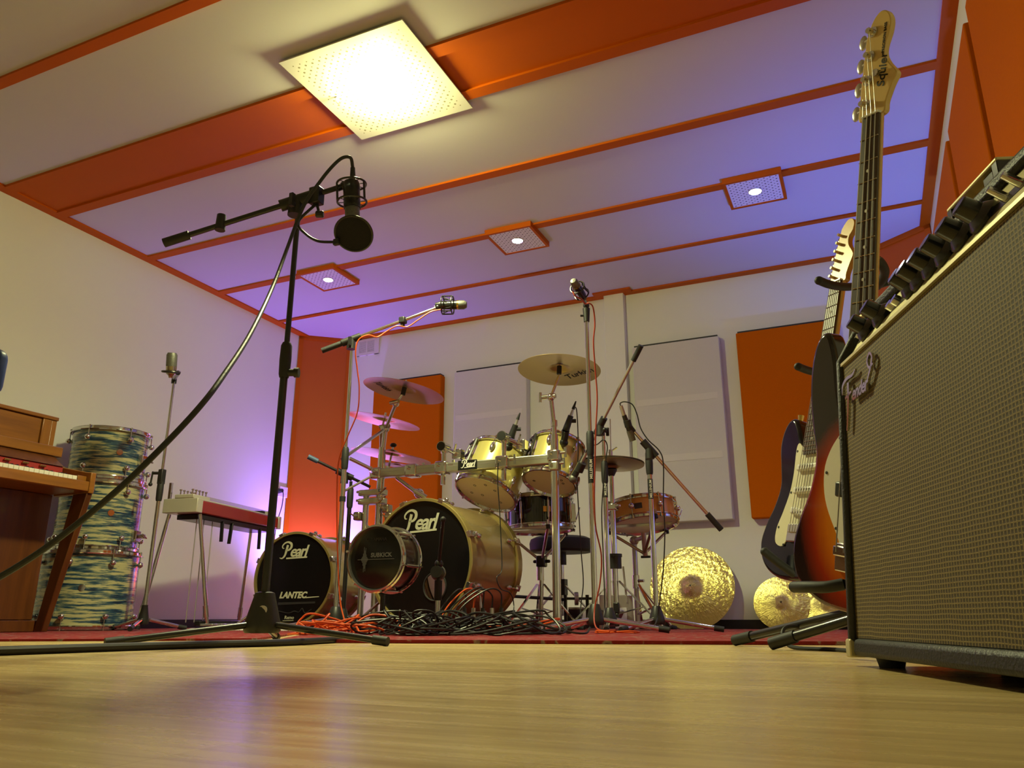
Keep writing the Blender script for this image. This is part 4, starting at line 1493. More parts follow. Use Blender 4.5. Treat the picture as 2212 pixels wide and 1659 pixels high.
mt, mb_ = D(759, 392, 2.20), D(762, 489, 2.17)
ax = (mb_ - mt).normalized()
CM = Thing('condenser_microphone', 'large black condenser microphone hanging upside down at the boom tip', 'microphone', mt)
M = frame(mt, ax, _R)
L = (mb_ - mt).length
CM.part('body', MB().lathe([(.0001, -.004), (.012, -.004), (.021, .002), (.0235, .010), (.0235, L * .60), (.0001, L * .60)], 28, M), 'black_metal')
CM.part('grille', MB().lathe([(.0205, L * .60), (.0205, L * .93), (.0195, L * .985), (.0001, L)], 28, M), 'mesh_grey')
CM.part('band', MB().lathe([(.0225, L * .925), (.0225, L * .965)], 28, M), 'nickel')
SMN = Thing('shock_mount', 'black cradle ring holding the hanging condenser microphone', 'shock mount', mt)
r1, r2 = M @ Vector((0, 0, L * .06)), M @ Vector((0, 0, L * .46))
ring = SMN.part('ring', MB().ring(r1, ax, .040, .0032, 32, 6), 'black_metal')
SMN.part('ring', MB().ring(r2, ax, .040, .0032, 32, 6), 'black_metal')
for a in (20, 160, 270):
    q = M.to_3x3() @ Vector((math.cos(math.radians(a)) * .040, math.sin(math.radians(a)) * .040, 0))
    SMN.part('strut', MB().tube(r1 + q, r2 + q, .0032, n=8), 'black_metal')
m = MB()
for a in range(0, 360, 45):
    q = M.to_3x3() @ Vector((math.cos(math.radians(a)), math.sin(math.radians(a)), 0))
    m.tube(r1 + q * .024, r1 + q * .039, .0012, n=5)
    m.tube(r2 + q * .024, r2 + q * .039, .0012, n=5)
SMN.part('elastic', m, 'black_rubber')
SMN.part('joint', MB().tube(bt, r1.lerp(r2, .25) - _R * .040, .009).ball(bt, .013, 12), 'black_metal')
pc = D(764, 505, 2.09)
pn = (-_F * math.cos(.58) - _U * math.sin(.58)).normalized()
PF = Thing('pop_filter', 'round black pop filter on a bent gooseneck below the hanging microphone', 'pop filter', pc)
PF.part('hoop', MB().ring(pc, pn, .0495, .0034, 48, 8), 'black_metal')
PF.part('screen', MB().lathe([(.0001, .0012), (.049, .0012), (.049, -.0012), (.0001, -.0012)], 48, frame(pc, pn)), 'black_foam')
PF.part('gooseneck', MB().path([k - Vector((0, 0, .03)), D(644, 480, 2.17), D(660, 505, 2.16), D(688, 521, 2.13), D(727, 523, 2.09)], .0040, 8), 'black_metal')
PF.part('clip', MB().box(D(727, 523, 2.09), (.018, .012, .018)), 'black_plastic', bevel=.003)
cpts = [(762, 388), (762, 362), (757, 341), (738, 342), (712, 366), (684, 402), (664, 430), (645, 470), (622, 532), (588, 622), (540, 722), (482, 812), (432, 878), (350, 966), (250, 1062), (120, 1168), (0, 1246), (-140, 1315)]
cd_ = [2.20, 2.20, 2.18, 2.17, 2.16, 2.145, 2.13, 2.11, 2.05, 1.85, 1.55, 1.32, 1.22, 1.16, 1.13, 1.11, 1.09, 1.06]
P = DL(cpts, cd_)
P += [Vector((P[-1].x - .12, P[-1].y - .02, .03)), Vector((P[-1].x - .3, P[-1].y - .05, .006))]
MC = Thing('microphone_cable', 'thick dark cable hanging from the boom microphone down to the left edge', 'cable', P[-1])
MC.part('cord', MB().path(P[1:], .0047, 10, 10), 'cable_grey')
MC.part('plug', MB().tube(P[0] + Vector((0, 0, .0)), P[1], .0085, .0065), 'black_metal')
P = [ground(760, 2.35, .009), ground(620, 2.02, .009), ground(450, 1.86, .009), ground(250, 1.69, .009), ground(0, 1.50, .009), ground(-300, 1.33, .009)]
whole('floor_cable', MB().path(P, .0088, 10, 10), 'cable_black', 'thick black cable lying across the wooden floor in front of the stand', 'cable', P[0])

# --- left condenser on a slim chrome stand
b1 = ground(306, 3.95)
LS, top = mic_stand('microphone_stand', 'slim chrome microphone stand between the blue drums and the steel guitar', b1, 817, 1060, (40, 160, 280), .205, 'chrome', ST, .09, .0105, .0075)
z = rise(b1, 1022)
m = MB().box((b1.x, b1.y, z - .02), (.03, .03, .08)).tube((b1.x, b1.y, z), Vector((b1.x, b1.y, z)) - _R * .05, .008).tube(Vector((b1.x, b1.y, z + .01)) - _R * .05, Vector((b1.x, b1.y, z - .06)) - _R * .055, .005).ball(Vector((b1.x, b1.y, z - .06)) - _R * .055, .011)
LS.part('clamp', m, 'black_plastic', bevel=.004)
mt = D(372, 762, 3.93)
mbm = D(369, 812, 3.93)
LM_ = Thing('condenser_microphone', 'silver condenser microphone upright on the slim chrome stand by the left wall', 'microphone', mbm)
M = frame(mbm, mt - mbm, _R)
L = (mt - mbm).length
LM_.part('body', MB().lathe([(.0001, -.01), (.010, -.01), (.012, .0), (.024, .012), (.026, L * .42), (.0001, L * .42)], 24, M), 'nickel')
LM_.part('grille', MB().lathe([(.026, L * .42), (.026, L * .90), (.020, L), (.0001, L * 1.01)], 24, M), 'mesh_grey')
SM2 = Thing('shock_mount', 'black shock mount under the silver condenser microphone by the left wall', 'shock mount', mbm)
SM2.part('ring', MB().ring(M @ Vector((0, 0, L * .18)), mt - mbm, .040, .006, 28, 8), 'black_metal')
m = MB()
for a in range(0, 360, 60): m.tube(M @ Vector((.026 * math.cos(math.radians(a)), .026 * math.sin(math.radians(a)), L * .18)), M @ Vector((.041 * math.cos(math.radians(a + 25)), .041 * math.sin(math.radians(a + 25)), L * .18)), .004, n=6)
SM2.part('elastic', m, 'black_rubber')
SM2.part('joint', MB().tube(M @ Vector((.035, 0, L * .15)), top + Vector((0, 0, .0)), .012).tube(top - Vector((0, 0, .03)), top + Vector((0, 0, .02)), .014), 'black_metal')


def spider_mic(label, c, axis, s=1.0, up=None):
    """small overhead microphone in a round elastic cage"""
    c = Vector(c)
    th = Thing('overhead_microphone', label, 'microphone', c)
    ax = Vector(axis).normalized()
    M = frame(c, ax, (0, 0, 1))
    th.part('body', MB().lathe([(.0001, -.075 * s), (.012 * s, -.075 * s), (.019 * s, -.05 * s), (.021 * s, .03 * s), (.0001, .03 * s)], 20, M), 'black_metal')
    th.part('grille', MB().lathe([(.021 * s, .03 * s), (.021 * s, .058 * s), (.014 * s, .07 * s), (.0001, .072 * s)], 20, M), 'mesh_grey')
    th.part('band', MB().lathe([(.0216 * s, .026 * s), (.0216 * s, .034 * s)], 20, M), 'brass')
    return th, M


def spider_mount(label, c, axis, R, foot):
    c = Vector(c)
    ax = Vector(axis).normalized()
    th = Thing('shock_mount', label, 'shock mount', c)
    M = frame(c, ax, (0, 0, 1))
    for z in (-.032, .014):
        th.part('ring', MB().ring(M @ Vector((0, 0, z)), ax, R, .0032, 32, 6), 'black_metal')
    for a in range(30, 390, 60):
        q = Vector((math.cos(math.radians(a)) * R, math.sin(math.radians(a)) * R, 0))
        th.part('strut', MB().tube(M @ (q + Vector((0, 0, -.032))), M @ (q + Vector((0, 0, .014))), .003, n=6), 'black_metal')
    m = MB()
    for a in range(0, 360, 45):
        q = Vector((math.cos(math.radians(a)), math.sin(math.radians(a)), 0))
        m.tube(M @ (q * .021 + Vector((0, 0, .010))), M @ (q * R + Vector((0, 0, -.032))), .0014, n=5)
    th.part('elastic', m, 'black_rubber')
    f = Vector(foot)
    d = (f - c).normalized()
    th.part('joint', MB().tube(c + d * R, f, .009).ball(f, .014, 12).tube(c + d * R * .98 - ax * .03, c + d * R * .98 + ax * .014, .006), 'black_metal')
    return th


# --- left overhead
b2 = ground(722, 3.55)
S2, top2 = mic_stand('microphone_stand', 'chrome boom stand with orange cable between the two gold bass drums', b2, 742, 990, (170, 290, 50), .30, 'chrome', ST, .075, .0115, .0105)
z = rise(b2, 1078)
S2.part('cable_clip', MB().tube((b2.x, b2.y, z - .012), (b2.x, b2.y, z + .012), .015), 'black_rubber')
ta, tb = D(697, 757, 3.50), D(946, 664, 3.60)
boom(S2, D(760, 736, 3.52), ta, tb, 'chrome', .095)
k = ta.lerp(tb, .69)
S2.part('boom_knob', MB().box(k, (.03, .03, .03)).tube(k - Vector((0, 0, .03)), k, .010), 'black_plastic', bevel=.004)
oc = D(971, 659, 3.60)
oax = (_R * .97 - FWD * .1 + Vector((0, 0, -.02)))
spider_mic('small black overhead microphone on the left boom stand above the cymbals', oc + oax * .01, oax, 1.0)
spider_mount('round black elastic cage of the left overhead microphone', oc, oax, .042, D(946, 664, 3.60))
mic_cable('orange cable wound along the left overhead boom and down its stand', [(955, 668), (930, 674), (905, 690), (880, 706), (858, 704), (835, 716), (815, 728), (795, 724), (775, 734), (768, 760), (772, 800), (776, 838), (772, 890), (752, 940), (733, 990), (728, 1060), (729, 1180), (734, 1290), (745, 1345)],
          [3.57, 3.56, 3.55, 3.54, 3.53, 3.52, 3.50, 3.48, 3.47, 3.46, 3.46, 3.46, 3.46, 3.46, 3.47, 3.48, 3.48, 3.46, 3.40], .0032, 'cable_orange', 'orange microphone cables')

# --- right overhead, straight up
b3 = ground(1287, 3.20)
S3, top3 = mic_stand('microphone_stand', 'tallest chrome microphone stand, straight up in front of the hi-hat', b3, 682, 958, (-12, 108, 205), .285, 'chrome', ST, .080, .0125, .0105)
z0, z1 = rise(b3, 1044), rise(b3, 985)
S3.part('sleeve', MB().tube((b3.x, b3.y, z0), (b3.x, b3.y, z1), .0135), 'black_plastic')
W = LM(Vector((b3.x, b3.y, (z0 + z1) / 2)) - FWD * .0137, FWD) @ Matrix.Rotation(math.radians(-90), 4, 'Y')
S3.part('lettering', MB().text('MILLENIUM', .017, W, 0, .0002, .0002), 'white_ink')
q = Vector((top3.x, top3.y, top3.z))
S3.part('swivel', MB().tube(q - Vector((0, 0, .03)), q + Vector((0, 0, .035)), .013, .017).ball(q + Vector((0, 0, .05)), .015, 14).tube(q, q - _R * .028, .005), 'black_plastic')
oc = D(1250, 625, 3.20)
oax = (-_R * .45 - FWD * .82 + Vector((0, 0, .30)))
spider_mic('small black overhead microphone on top of the tallest stand', oc, oax, .82)
spider_mount('round black elastic cage on top of the tallest stand', oc, oax, .030, q + Vector((0, 0, .055)))
mic_cable('orange cable running down the tallest microphone stand', [(1237, 630), (1243, 640), (1256, 646), (1264, 656), (1272, 655), (1281, 664), (1285, 700), (1282, 740), (1286, 800), (1290, 860), (1287, 930), (1285, 1010), (1284, 1080), (1287, 1140), (1299, 1200), (1296, 1260), (1284, 1320), (1290, 1358), (1330, 1362)],
          [3.15, 3.14, 3.15, 3.17, 3.15, 3.16, 3.17, 3.17, 3.17, 3.16, 3.15, 3.15, 3.15, 3.16, 3.17, 3.17, 3.14, 3.05, 2.95], .0030, 'cable_red', 'orange microphone cables')

# --- boom stand reaching to the hi-hat
b4 = ground(1318, 3.62)
S4, top4 = mic_stand('microphone_stand', 'chrome boom stand just behind the tallest one, its boom slanting up to the right', b4, 935, 1020, (20, 140, 260), .27, 'chrome', ST, .070, .0115, .0105)
z0, z1 = rise(b4, 1075), rise(b4, 1030)
S4.part('sleeve', MB().tube((b4.x, b4.y, z0), (b4.x, b4.y, z1), .0122), 'black_plastic')
W = LM(Vector((b4.x, b4.y, (z0 + z1) / 2)) - FWD * .0124, FWD) @ Matrix.Rotation(math.radians(-90), 4, 'Y')
S4.part('lettering', MB().text('MILLENIUM', .0165, W, 0, .0002, .0002), 'white_ink')
ta, tb = D(1384, 748, 3.50), D(1248, 1015, 3.72)
boom(S4, D(1292, 925, 3.60), ta, tb, 'satin_steel', .075)
k = ta.lerp(tb, .60)
S4.part('wing_nut', MB().ball(D(1306, 928, 3.56), .010, 12).tube(D(1300, 938, 3.58), D(1306, 928, 3.56), .005), 'black_plastic')
mm = Thing('dynamic_microphone', 'black microphone at the lower end of the slanting boom, beside the smaller tom', 'microphone', D(1243, 1030, 3.72))
mm.part('body', MB().tube(D(1262, 985, 3.72), D(1240, 1030, 3.72), .012, .017), 'black_metal')
mm.part('grille', MB().ball(D(1238, 1034, 3.72), .021, 16), 'mesh_grey')
mm.part('clip', MB().tube(D(1258, 1000, 3.70), D(1250, 1018, 3.71), .021), 'black_plastic')
mic_cable('thin black cable hanging from the slanting boom of the hi-hat microphone', [(1262, 985), (1272, 965), (1290, 960), (1304, 950), (1312, 965), (1308, 1000), (1300, 1100), (1303, 1200), (1306, 1310), (1300, 1362)], [3.70, 3.65, 3.57, 3.53, 3.53, 3.53, 3.54, 3.54, 3.53, 3.4], .0026, 'cable_black', 'black microphone cords on the drum kit')

# --- stand over the amber snare
b5 = ground(1421, 3.42)
S5, top5 = mic_stand('microphone_stand', 'chrome boom stand in front of the amber snare drum', b5, 962, 1000, (-12, 108, 228), .27, 'chrome', ST, .075, .0115, .0105)
z0, z1 = rise(b5, 1078), rise(b5, 1035)
S5.part('sleeve', MB().tube((b5.x, b5.y, z0), (b5.x, b5.y, z1), .0122), 'black_plastic')
W = LM(Vector((b5.x, b5.y, (z0 + z1) / 2)) - FWD * .0124, FWD) @ Matrix.Rotation(math.radians(-90), 4, 'Y')
S5.part('lettering', MB().text('MILLENIUM', .0165, W, 0, .0002, .0002), 'white_ink')
ta, tb = D(1557, 1143, 3.36), D(1368, 930, 3.46)
boom(S5, D(1408, 965, 3.42), ta, tb, 'chrome', .085)
m5 = Thing('dynamic_microphone', 'slim black microphone pointing down over the amber snare drum', 'microphone', D(1366, 950, 3.46))
m5.part('body', MB().tube(D(1348, 897, 3.46), D(1360, 930, 3.46), .0105, .013), 'black_metal')
m5.part('grille', MB().tube(D(1360, 930, 3.46), D(1367, 952, 3.46), .015, .0145), 'mesh_grey')
m5.part('plug', MB().tube(D(1341, 876, 3.46), D(1348, 898, 3.46), .0085, .009), 'satin_steel')
m5.part('clip', MB().tube(D(1354, 908, 3.45), D(1358, 922, 3.45), .0165).tube(D(1357, 915, 3.45), D(1370, 932, 3.46), .009), 'black_plastic')
mic_cable('black cable looping from the snare microphone down its stand', [(1341, 878), (1340, 871), (1350, 868), (1366, 874), (1376, 895), (1384, 925), (1400, 950), (1425, 975), (1433, 1005), (1433, 1080), (1436, 1150), (1433, 1230), (1426, 1290), (1420, 1335), (1412, 1355)], [3.46, 3.46, 3.45, 3.44, 3.43, 3.42, 3.40, 3.39, 3.38, 3.38, 3.38, 3.37, 3.36, 3.34, 3.25], .0028, 'cable_black', 'black microphone cords on the drum kit')

# --- stand with the blue-grey boom grip, behind the left overhead stand
b6 = ground(739, 3.95)
S6, top6 = mic_stand('microphone_stand', 'black boom stand with a blue-grey grip, half hidden behind the left overhead stand', b6, 1040, 1075, (60, 180, 300), .24, 'black_metal', None, .07, .0115, .0105)
boom(S6, D(745, 1025, 3.93), D(667, 987, 3.92), D(800, 1052, 3.98), 'black_metal', .05, .0075, 'blue_grip')
S6.part('boom_arm', MB().tube(D(745, 1060, 3.93), D(800, 1030, 3.95), .006), 'satin_steel')

# --- small stand and microphone at the port of the big bass drum
kp = ground(944, 3.18)
KS = Thing('microphone_stand', 'short microphone stand before the port hole of the big bass drum', 'microphone stand', (kp.x, kp.y, .0105))
b = Vector((kp.x, kp.y, 0))
zc = rise(kp, 1270)
KS.part('base', MB().lathe([(.0001, 0), (.085, 0), (.088, .008), (.080, .016), (.02, .024), (.0001, .024)], 32, T(kp.x, kp.y, .0105)), 'black_metal')
KS.part('pole', MB().tube(b + Vector((0, 0, .03)), b + Vector((0, 0, zc)), .0105), 'chrome')
KS.part('clutch', MB().tube(b + Vector((0, 0, zc - .05)), b + Vector((0, 0, zc + .03)), .016), 'black_rubber')
zt = rise(kp, 1218)
KS.part('upper_tube', MB().tube(b + Vector((0, 0, zc)), b + Vector((0, 0, zt)), .009), 'black_metal')
hd = b + Vector((0, 0, zt))
KS.part('boom_arm', MB().tube(hd, D(957, 1125, 3.20), .0075).ball(hd, .018, 12), 'black_metal')
KS.part('boom_arm_cap', MB().ball(D(957, 1122, 3.20), .012, 12), 'black_rubber')
KM = Thing('bass_drum_microphone', 'stout black microphone at the port hole of the big bass drum', 'microphone', hd)
q = D(944, 1236, 3.22)
KM.part('body', MB().tube(q - FWD * .04, q + FWD * .05, .024, .028), 'black_metal')
KM.part('grille', MB().ball(q + FWD * .06, .032, 16, (1, 1, 1)), 'mesh_grey')

# --- clip-on tom microphones
for lab, a, b, rim, d in (('black clip-on microphone on the rim of the larger gold tom', (1118, 906), (1104, 944), (1098, 966), 3.97), ('black clip-on microphone on the rim of the smaller gold tom', (1238, 884), (1222, 930), (1218, 956), 3.92)):
    pa, pb, pr = D(*a, d), D(*b, d), D(*rim, d + .02)
    tm = Thing('tom_microphone', lab, 'microphone', pr, group='clip-on tom microphones')
    tm.part('plug', MB().tube(pa + (pa - pb) * .12, pa.lerp(pb, .35), .0045, .0095), 'satin_steel')
    tm.part('strain_relief', MB().tube(pa + (pa - pb) * .38, pa + (pa - pb) * .0, .003, .0085), 'black_rubber')
    tm.part('body', MB().tube(pa.lerp(pb, .30), pb, .014, .018), 'black_plastic')
    tm.part('knob', MB().tube(pa.lerp(pb, .55), pa.lerp(pb, .55) + _R * .035, .010), 'black_plastic')
    tm.part('clip', MB().tube(pb, pr, .020, .017).ball(pr, .022, 14, (1, 1.2, .9)), 'black_plastic')
mic_cable('thin black cord hanging in front of the larger tom down to the bass drum', [(1076, 1000), (1075, 1040), (1079, 1100), (1082, 1160), (1084, 1230), (1073, 1248), (1082, 1272), (1103, 1282), (1110, 1310), (1104, 1335), (1090, 1352)], [3.74, 3.72, 3.70, 3.68, 3.62, 3.58, 3.58, 3.6, 3.6, 3.5, 3.4], .0027, 'cable_black', 'black microphone cords on the drum kit')
mic_cable('thin black cord hanging from the smaller tom microphone to the floor', [(1241, 878), (1246, 890), (1249, 960), (1247, 1040), (1251, 1120), (1256, 1200), (1260, 1260), (1254, 1320), (1262, 1352)], [3.90, 3.89, 3.86, 3.86, 3.88, 3.90, 3.9, 3.85, 3.6], .0027, 'cable_black', 'black microphone cords on the drum kit')

# ---------------------------------------------------------------- cables lying about on the rug
def tangle(center, spread, loops, r, m, label, group, seed, z0=.012, rad=(.06, .17), zmax=.06):
    rnd = random.Random(seed)
    pts = []
    c = Vector(center)
    a = rnd.uniform(0, 6.28)
    for k in range(loops * 7):
        if k % 7 == 0:
            cc = c + _R * rnd.uniform(-spread[0], spread[0]) + FWD * rnd.uniform(-spread[1], spread[1])
            rr_ = rnd.uniform(*rad)
            el = rnd.uniform(.5, 1)
            tz = rnd.uniform(0, zmax)
        a += 6.28 / 7 + rnd.uniform(-.15, .15)
        pts.append(cc + _R * math.cos(a) * rr_ + FWD * math.sin(a) * rr_ * el + Vector((0, 0, z0 + r + tz * (.5 + .5 * math.sin(a * 1.3)))))
    return whole('cable', MB().path(pts, r, 7, 6), m, label, 'cable', (pts[0].x, pts[0].y, z0), group)


def at_floor(px, d):
    p = ground(px, d)
    return Vector((p.x, p.y, 0))


BL = 'black cable in the big tangle on the rug before the bass drum'
for k, (px, d, sx, sy, lp) in enumerate(((900, 2.86, .18, .12, 5), (1000, 2.84, .20, .12, 5), (940, 2.74, .22, .08, 5), (850, 2.80, .14, .10, 4), (1060, 2.86, .17, .12, 4), (980, 2.96, .22, .10, 5), (1120, 2.88, .16, .10, 4), (900, 2.70, .20, .06, 4), (1020, 2.72, .22, .06, 4), (1160, 2.84, .18, .08, 3), (930, 3.0, .2, .06, 4), (1080, 2.76, .2, .05, 3), (840, 2.92, .12, .08, 4))):
    tangle(at_floor(px, d), (sx, sy), lp, .0038, 'cable_black', BL, 'tangled black cables', 40 + k, .0115, (.05, .15), .085)
OL = 'orange cable in the coil on the rug before the smaller bass drum'
for k, (px, d, sx, sy, lp) in enumerate(((735, 2.86, .10, .08, 5), (770, 2.80, .12, .06, 4), (710, 2.90, .08, .07, 4))):
    tangle(at_floor(px, d), (sx, sy), lp, .0036, 'cable_orange', OL, 'coiled orange cables', 80 + k, .0115, (.05, .12), .07)
tangle(at_floor(1330, 3.0), (.10, .03), 2, .0033, 'cable_orange', 'single orange cable loop at the foot of the tallest stand', None, 95, .0115, (.05, .10), .01)
tangle(at_floor(1040, 3.04), (.20, .05), 2, .0033, 'cable_orange', 'orange cable winding through the black cable tangle', None, 97, .0115, (.08, .2), .09)

# stage box with plugs
sx = at_floor(1042, 3.22)
SB = Thing('stage_box', 'low black stage box with plugs on top at the right of the big bass drum', 'stage box', (sx.x, sx.y, .0105))
W = LM((sx.x, sx.y, .0105), FWD)
SB.part('box', MB().box((0, 0, .028), (.20, .10, .054), W), 'black_plastic', bevel=.004)
for k in range(5):
    o = SB.part('plug', MB().tube(W @ Vector((-.075 + k * .038, -.01, .055)), W @ Vector((-.075 + k * .038, -.01, .098)), .0095, .0085), 'satin_steel' if k % 2 else 'black_metal')
    rnd = random.Random(k)
    SB.part('cord', MB().path([W @ Vector((-.075 + k * .038, -.01, .096)), W @ Vector((-.07 + k * .036, -.015, .15 + .01 * (k % 3))), W @ Vector((-.10 + k * .03, -.05, .17)), W @ Vector((-.16 + k * .02, -.09, .10)), W @ Vector((-.20 + k * .02, -.12, .012))], .0035, 7), 'cable_black' if k != 1 else 'cable_orange', o)

# ================================================================ stack of blue oyster drums
tsx = D(214, 1100, 4.30)
tx, ty = tsx.x, tsx.y
TS = Vector((tx, ty, 0))
zb3, zb2, zb1, zb0 = .0085, rise(TS, 1193), rise(TS, 1046), rise(TS, 936)
GROUP = 'blue oyster drums stacked by the piano'
stack = []
for lab, R, z0, z1, ph, nl in (('largest blue oyster drum at the bottom of the stack beside the piano', .240, zb3, zb2, .10, 8),
                               ('middle blue oyster drum of the stack beside the piano', .208, zb2, zb1, .25, 8),
                               ('smallest blue oyster drum on top of the stack, bare rim upward', .193, zb1, zb0, .42, 6)):
    th = drum('tom', lab, 'drum', frame((tx + (.24 - R) * .35, ty, z0 + .0145), (0, 0, 1), _R), R, z1 - z0 - .029, 'oyster_wrap', nl, 'ball', 'chrome', 'clear_head', 'clear_head', GROUP, (.14, .86) if R > .2 else (.20, .80), ph)
    stack.append(th)
    L = z1 - z0 - .029
    W = Matrix.Rotation(math.radians(-48 if R < .23 else -68), 4, 'Z')
    o = th.part('badge', MB().lathe([(.0001, .004), (.016, .004), (.018, 0), (.010, .003)], 20, T(R - .001, 0, L * .52) @ Matrix.Rotation(math.pi / 2, 4, 'Y')), 'chrome', local=True)
    o.matrix_basis = W
    if R < .22:
        W = Matrix.Rotation(math.radians(-8 if R < .2 else -4), 4, 'Z')
        o = th.part('mount_bracket', MB().box((R + .014, 0, L * (.42 if R < .2 else .20)), (.03, .05, .06)).tube((R + .03, 0, L * (.42 if R < .2 else .20)), (R + .065, 0, L * (.42 if R < .2 else .20)), .012).bar((R + .06, -.02, L * (.42 if R < .2 else .20) + .01), (R + .06, .025, L * (.42 if R < .2 else .20) - .01), .014, .008), 'chrome', local=True, bevel=.004)
        o.matrix_basis = W
    else:
        W = Matrix.Rotation(math.radians(-100), 4, 'Z')
        o = th.part('spur_mount', MB().ball((R + .012, 0, L * .20), .028, 18), 'chrome', local=True)
        o.matrix_basis = W

# ================================================================ upright piano on the left wall
PY1 = 2.545                                        # its far end
PY0 = .75                                          # its near end, out of the picture
pt = hit(125, 905, 1, PY1)
ft = hit(120, 1110, 1, PY1)
ck = hit(208, 1027, 1, PY1)
xb = LEFT + .02
xu, zu = pt.x, pt.z                                # upper case front and top
xc, zc = ck.x, ck.z                                # front of the key bed
xl = ft.x                                          # lower panel
PN = Thing('upright_piano', 'brown wooden upright piano against the left wall, its keys showing', 'piano', (xb + .25, (PY0 + PY1) / 2, .0075))
def pbox(name, x0, x1, y0, y1, z0, z1, m, bevel=.003, parent=None):
    return PN.part(name, MB().box(((x0 + x1) / 2, (y0 + y1) / 2, (z0 + z1) / 2), (x1 - x0, y1 - y0, z1 - z0)), m, parent, bevel)
sh = hit(138, 968, 1, PY1)
sh2 = hit(138, 988, 1, PY1)
fb = hit(150, 1022, 1, PY1)
zk = zc - .012                                     # key top
pbox('side_panel', xb, xu, PY1 - .028, PY1, .008, zu - .012, 'piano_wood_up')
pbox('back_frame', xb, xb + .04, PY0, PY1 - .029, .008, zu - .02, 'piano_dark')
pbox('lid', xb, xu + .006, PY0, PY1 + .004, zu - .012, zu + .006, 'piano_wood')
pbox('stile', xu - .03, xu + .004, PY1 - .075, PY1 - .0285, sh.z, zu - .014, 'piano_wood_up')
pbox('upper_panel', xu - .03, xu - .006, PY0, PY1 - .076, sh.z - .02, zu - .014, 'piano_wood')
pbox('music_shelf', xu - .02, sh.x, PY0, PY1 - .002, sh2.z, sh.z, 'piano_wood')
m = MB().prism([(xu - .01, sh2.z - .001), (sh.x - .010, sh2.z - .001), (fb.x, zk + .062), (fb.x - .05, zk + .062)], PY0, PY1 - .032)
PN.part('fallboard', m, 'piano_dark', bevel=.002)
pbox('key_bed', xl - .02, xc - .004, PY0, PY1 - .029, zc - .082, zk - .030, 'piano_wood', .006)
pbox('key_slip', xc - .022, xc, PY0, PY1 - .0295, zc - .080, zk - .022, 'piano_wood')
m = MB().prism([(xl, zc - .09), (xc + .002, zc - .088), (xc + .002, zc + .010), (xc - .03, zc + .014), (fb.x - .02, zc + .050), (xl, zc + .06)], PY1 - .028, PY1)
PN.part('cheek', m, 'piano_wood', bevel=.004)
pbox('key_felt', fb.x - .030, fb.x - .008, PY0, PY1 - .031, zk - .02, zk + .061, 'felt_red', .002)
kw = .0235
ny = int((PY1 - .032 - PY0) / kw)
first = None
for k in range(min(ny, 60)):
    y1 = PY1 - .0335 - k * kw - (.045 if True else 0)
    if first is None:
        first = PN.part('white_key', MB().box((0, 0, 0), (xc - .024 - fb.x - .012, kw - .0012, .022)), 'key_white', None, .0015, True)
    o = first if k == 0 else PN.again(first, Matrix.Identity(4))
    o.matrix_basis = PN.inv @ T((xc - .024 + fb.x + .012) / 2, y1 - kw / 2, zk - .012)
bk = None
for k in range(58):
    if (k % 7) in (2, 6): continue
    y1 = PY1 - .0785 - (k + 1) * kw
    if bk is None:
        bk = PN.part('black_key', MB().box((0, 0, 0), ((xc - fb.x) * .55, .011, .014)), 'black_lacquer', None, .002, True)
        o = bk
    else: o = PN.again(bk, Matrix.Identity(4))
    o.matrix_basis = PN.inv @ T(fb.x + .014 + (xc - fb.x) * .28, y1, zk + .0055)
pbox('key_block', fb.x + .012, xc - .024, PY1 - .076, PY1 - .0295, zk - .028, zk + .004, 'piano_wood', .003)
hg = None
for k in range(14):
    m = MB().box((0, 0, 0), (.012, .030, .006)).tube((.004, -.015, .002), (.004, .015, .002), .004)
    o = PN.part('hinge', m, 'brass', local=True, bevel=.001) if hg is None else PN.again(hg, Matrix.Identity(4))
    hg = hg or o
    o.matrix_basis = PN.inv @ T(fb.x - .003, PY1 - .14 - k * .085, zk + .048)
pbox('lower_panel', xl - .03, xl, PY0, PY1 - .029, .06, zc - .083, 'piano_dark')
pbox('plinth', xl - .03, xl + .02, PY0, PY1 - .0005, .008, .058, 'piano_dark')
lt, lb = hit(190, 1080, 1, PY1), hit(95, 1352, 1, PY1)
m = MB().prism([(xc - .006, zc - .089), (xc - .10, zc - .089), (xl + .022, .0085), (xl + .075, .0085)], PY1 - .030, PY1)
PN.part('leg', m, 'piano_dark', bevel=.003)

# ================================================================ pedal steel guitar
p1, p2 = D(436, 1114, 4.28), D(600, 1141, 5.03)
p1.z = p2.z = .652
t = (p2 - p1).normalized()
away = Vector((-t.y, t.x, 0))
if away.x > 0: away = -away
L = (p2 - p1).length
M = Matrix((t, away, Vector((0, 0, 1)))).transposed().to_4x4()
M.translation = (p1.x, p1.y, .011)
PS = Thing('pedal_steel_guitar', 'red and white pedal steel guitar on thin chrome legs at the left wall', 'steel guitar', M=M)
zt = p1.z - .011 + .034
lp = lambda name, mb, m, par=None, bv=0: PS.part(name, mb, m, par, bv, True)
lp('body', MB().box((L / 2, .105, zt - .034), (L, .21, .066)), 'red_lacquer', None, .004)
lp('end_plate', MB().box((-.028, .105, zt - .030), (.052, .215, .078)), 'steel_body', None, .004)
lp('end_plate', MB().box((L + .018, .105, zt - .030), (.034, .215, .080)), 'steel_body', None, .004)
lp('deck', MB().box((L / 2, .105, zt + .004), (L - .004, .20, .008)), 'steel_body', None, .002)
lp('fretboard', MB().box((L * .53, .07, zt + .011), (L * .72, .085, .005)), 'white_plastic')
lp('key_head', MB().box((.02, .085, zt + .020), (.15, .12, .022)), 'steel_body', None, .004)
lp('bridge', MB().box((L - .06, .08, zt + .020), (.06, .12, .026)), 'steel_body', None, .004)
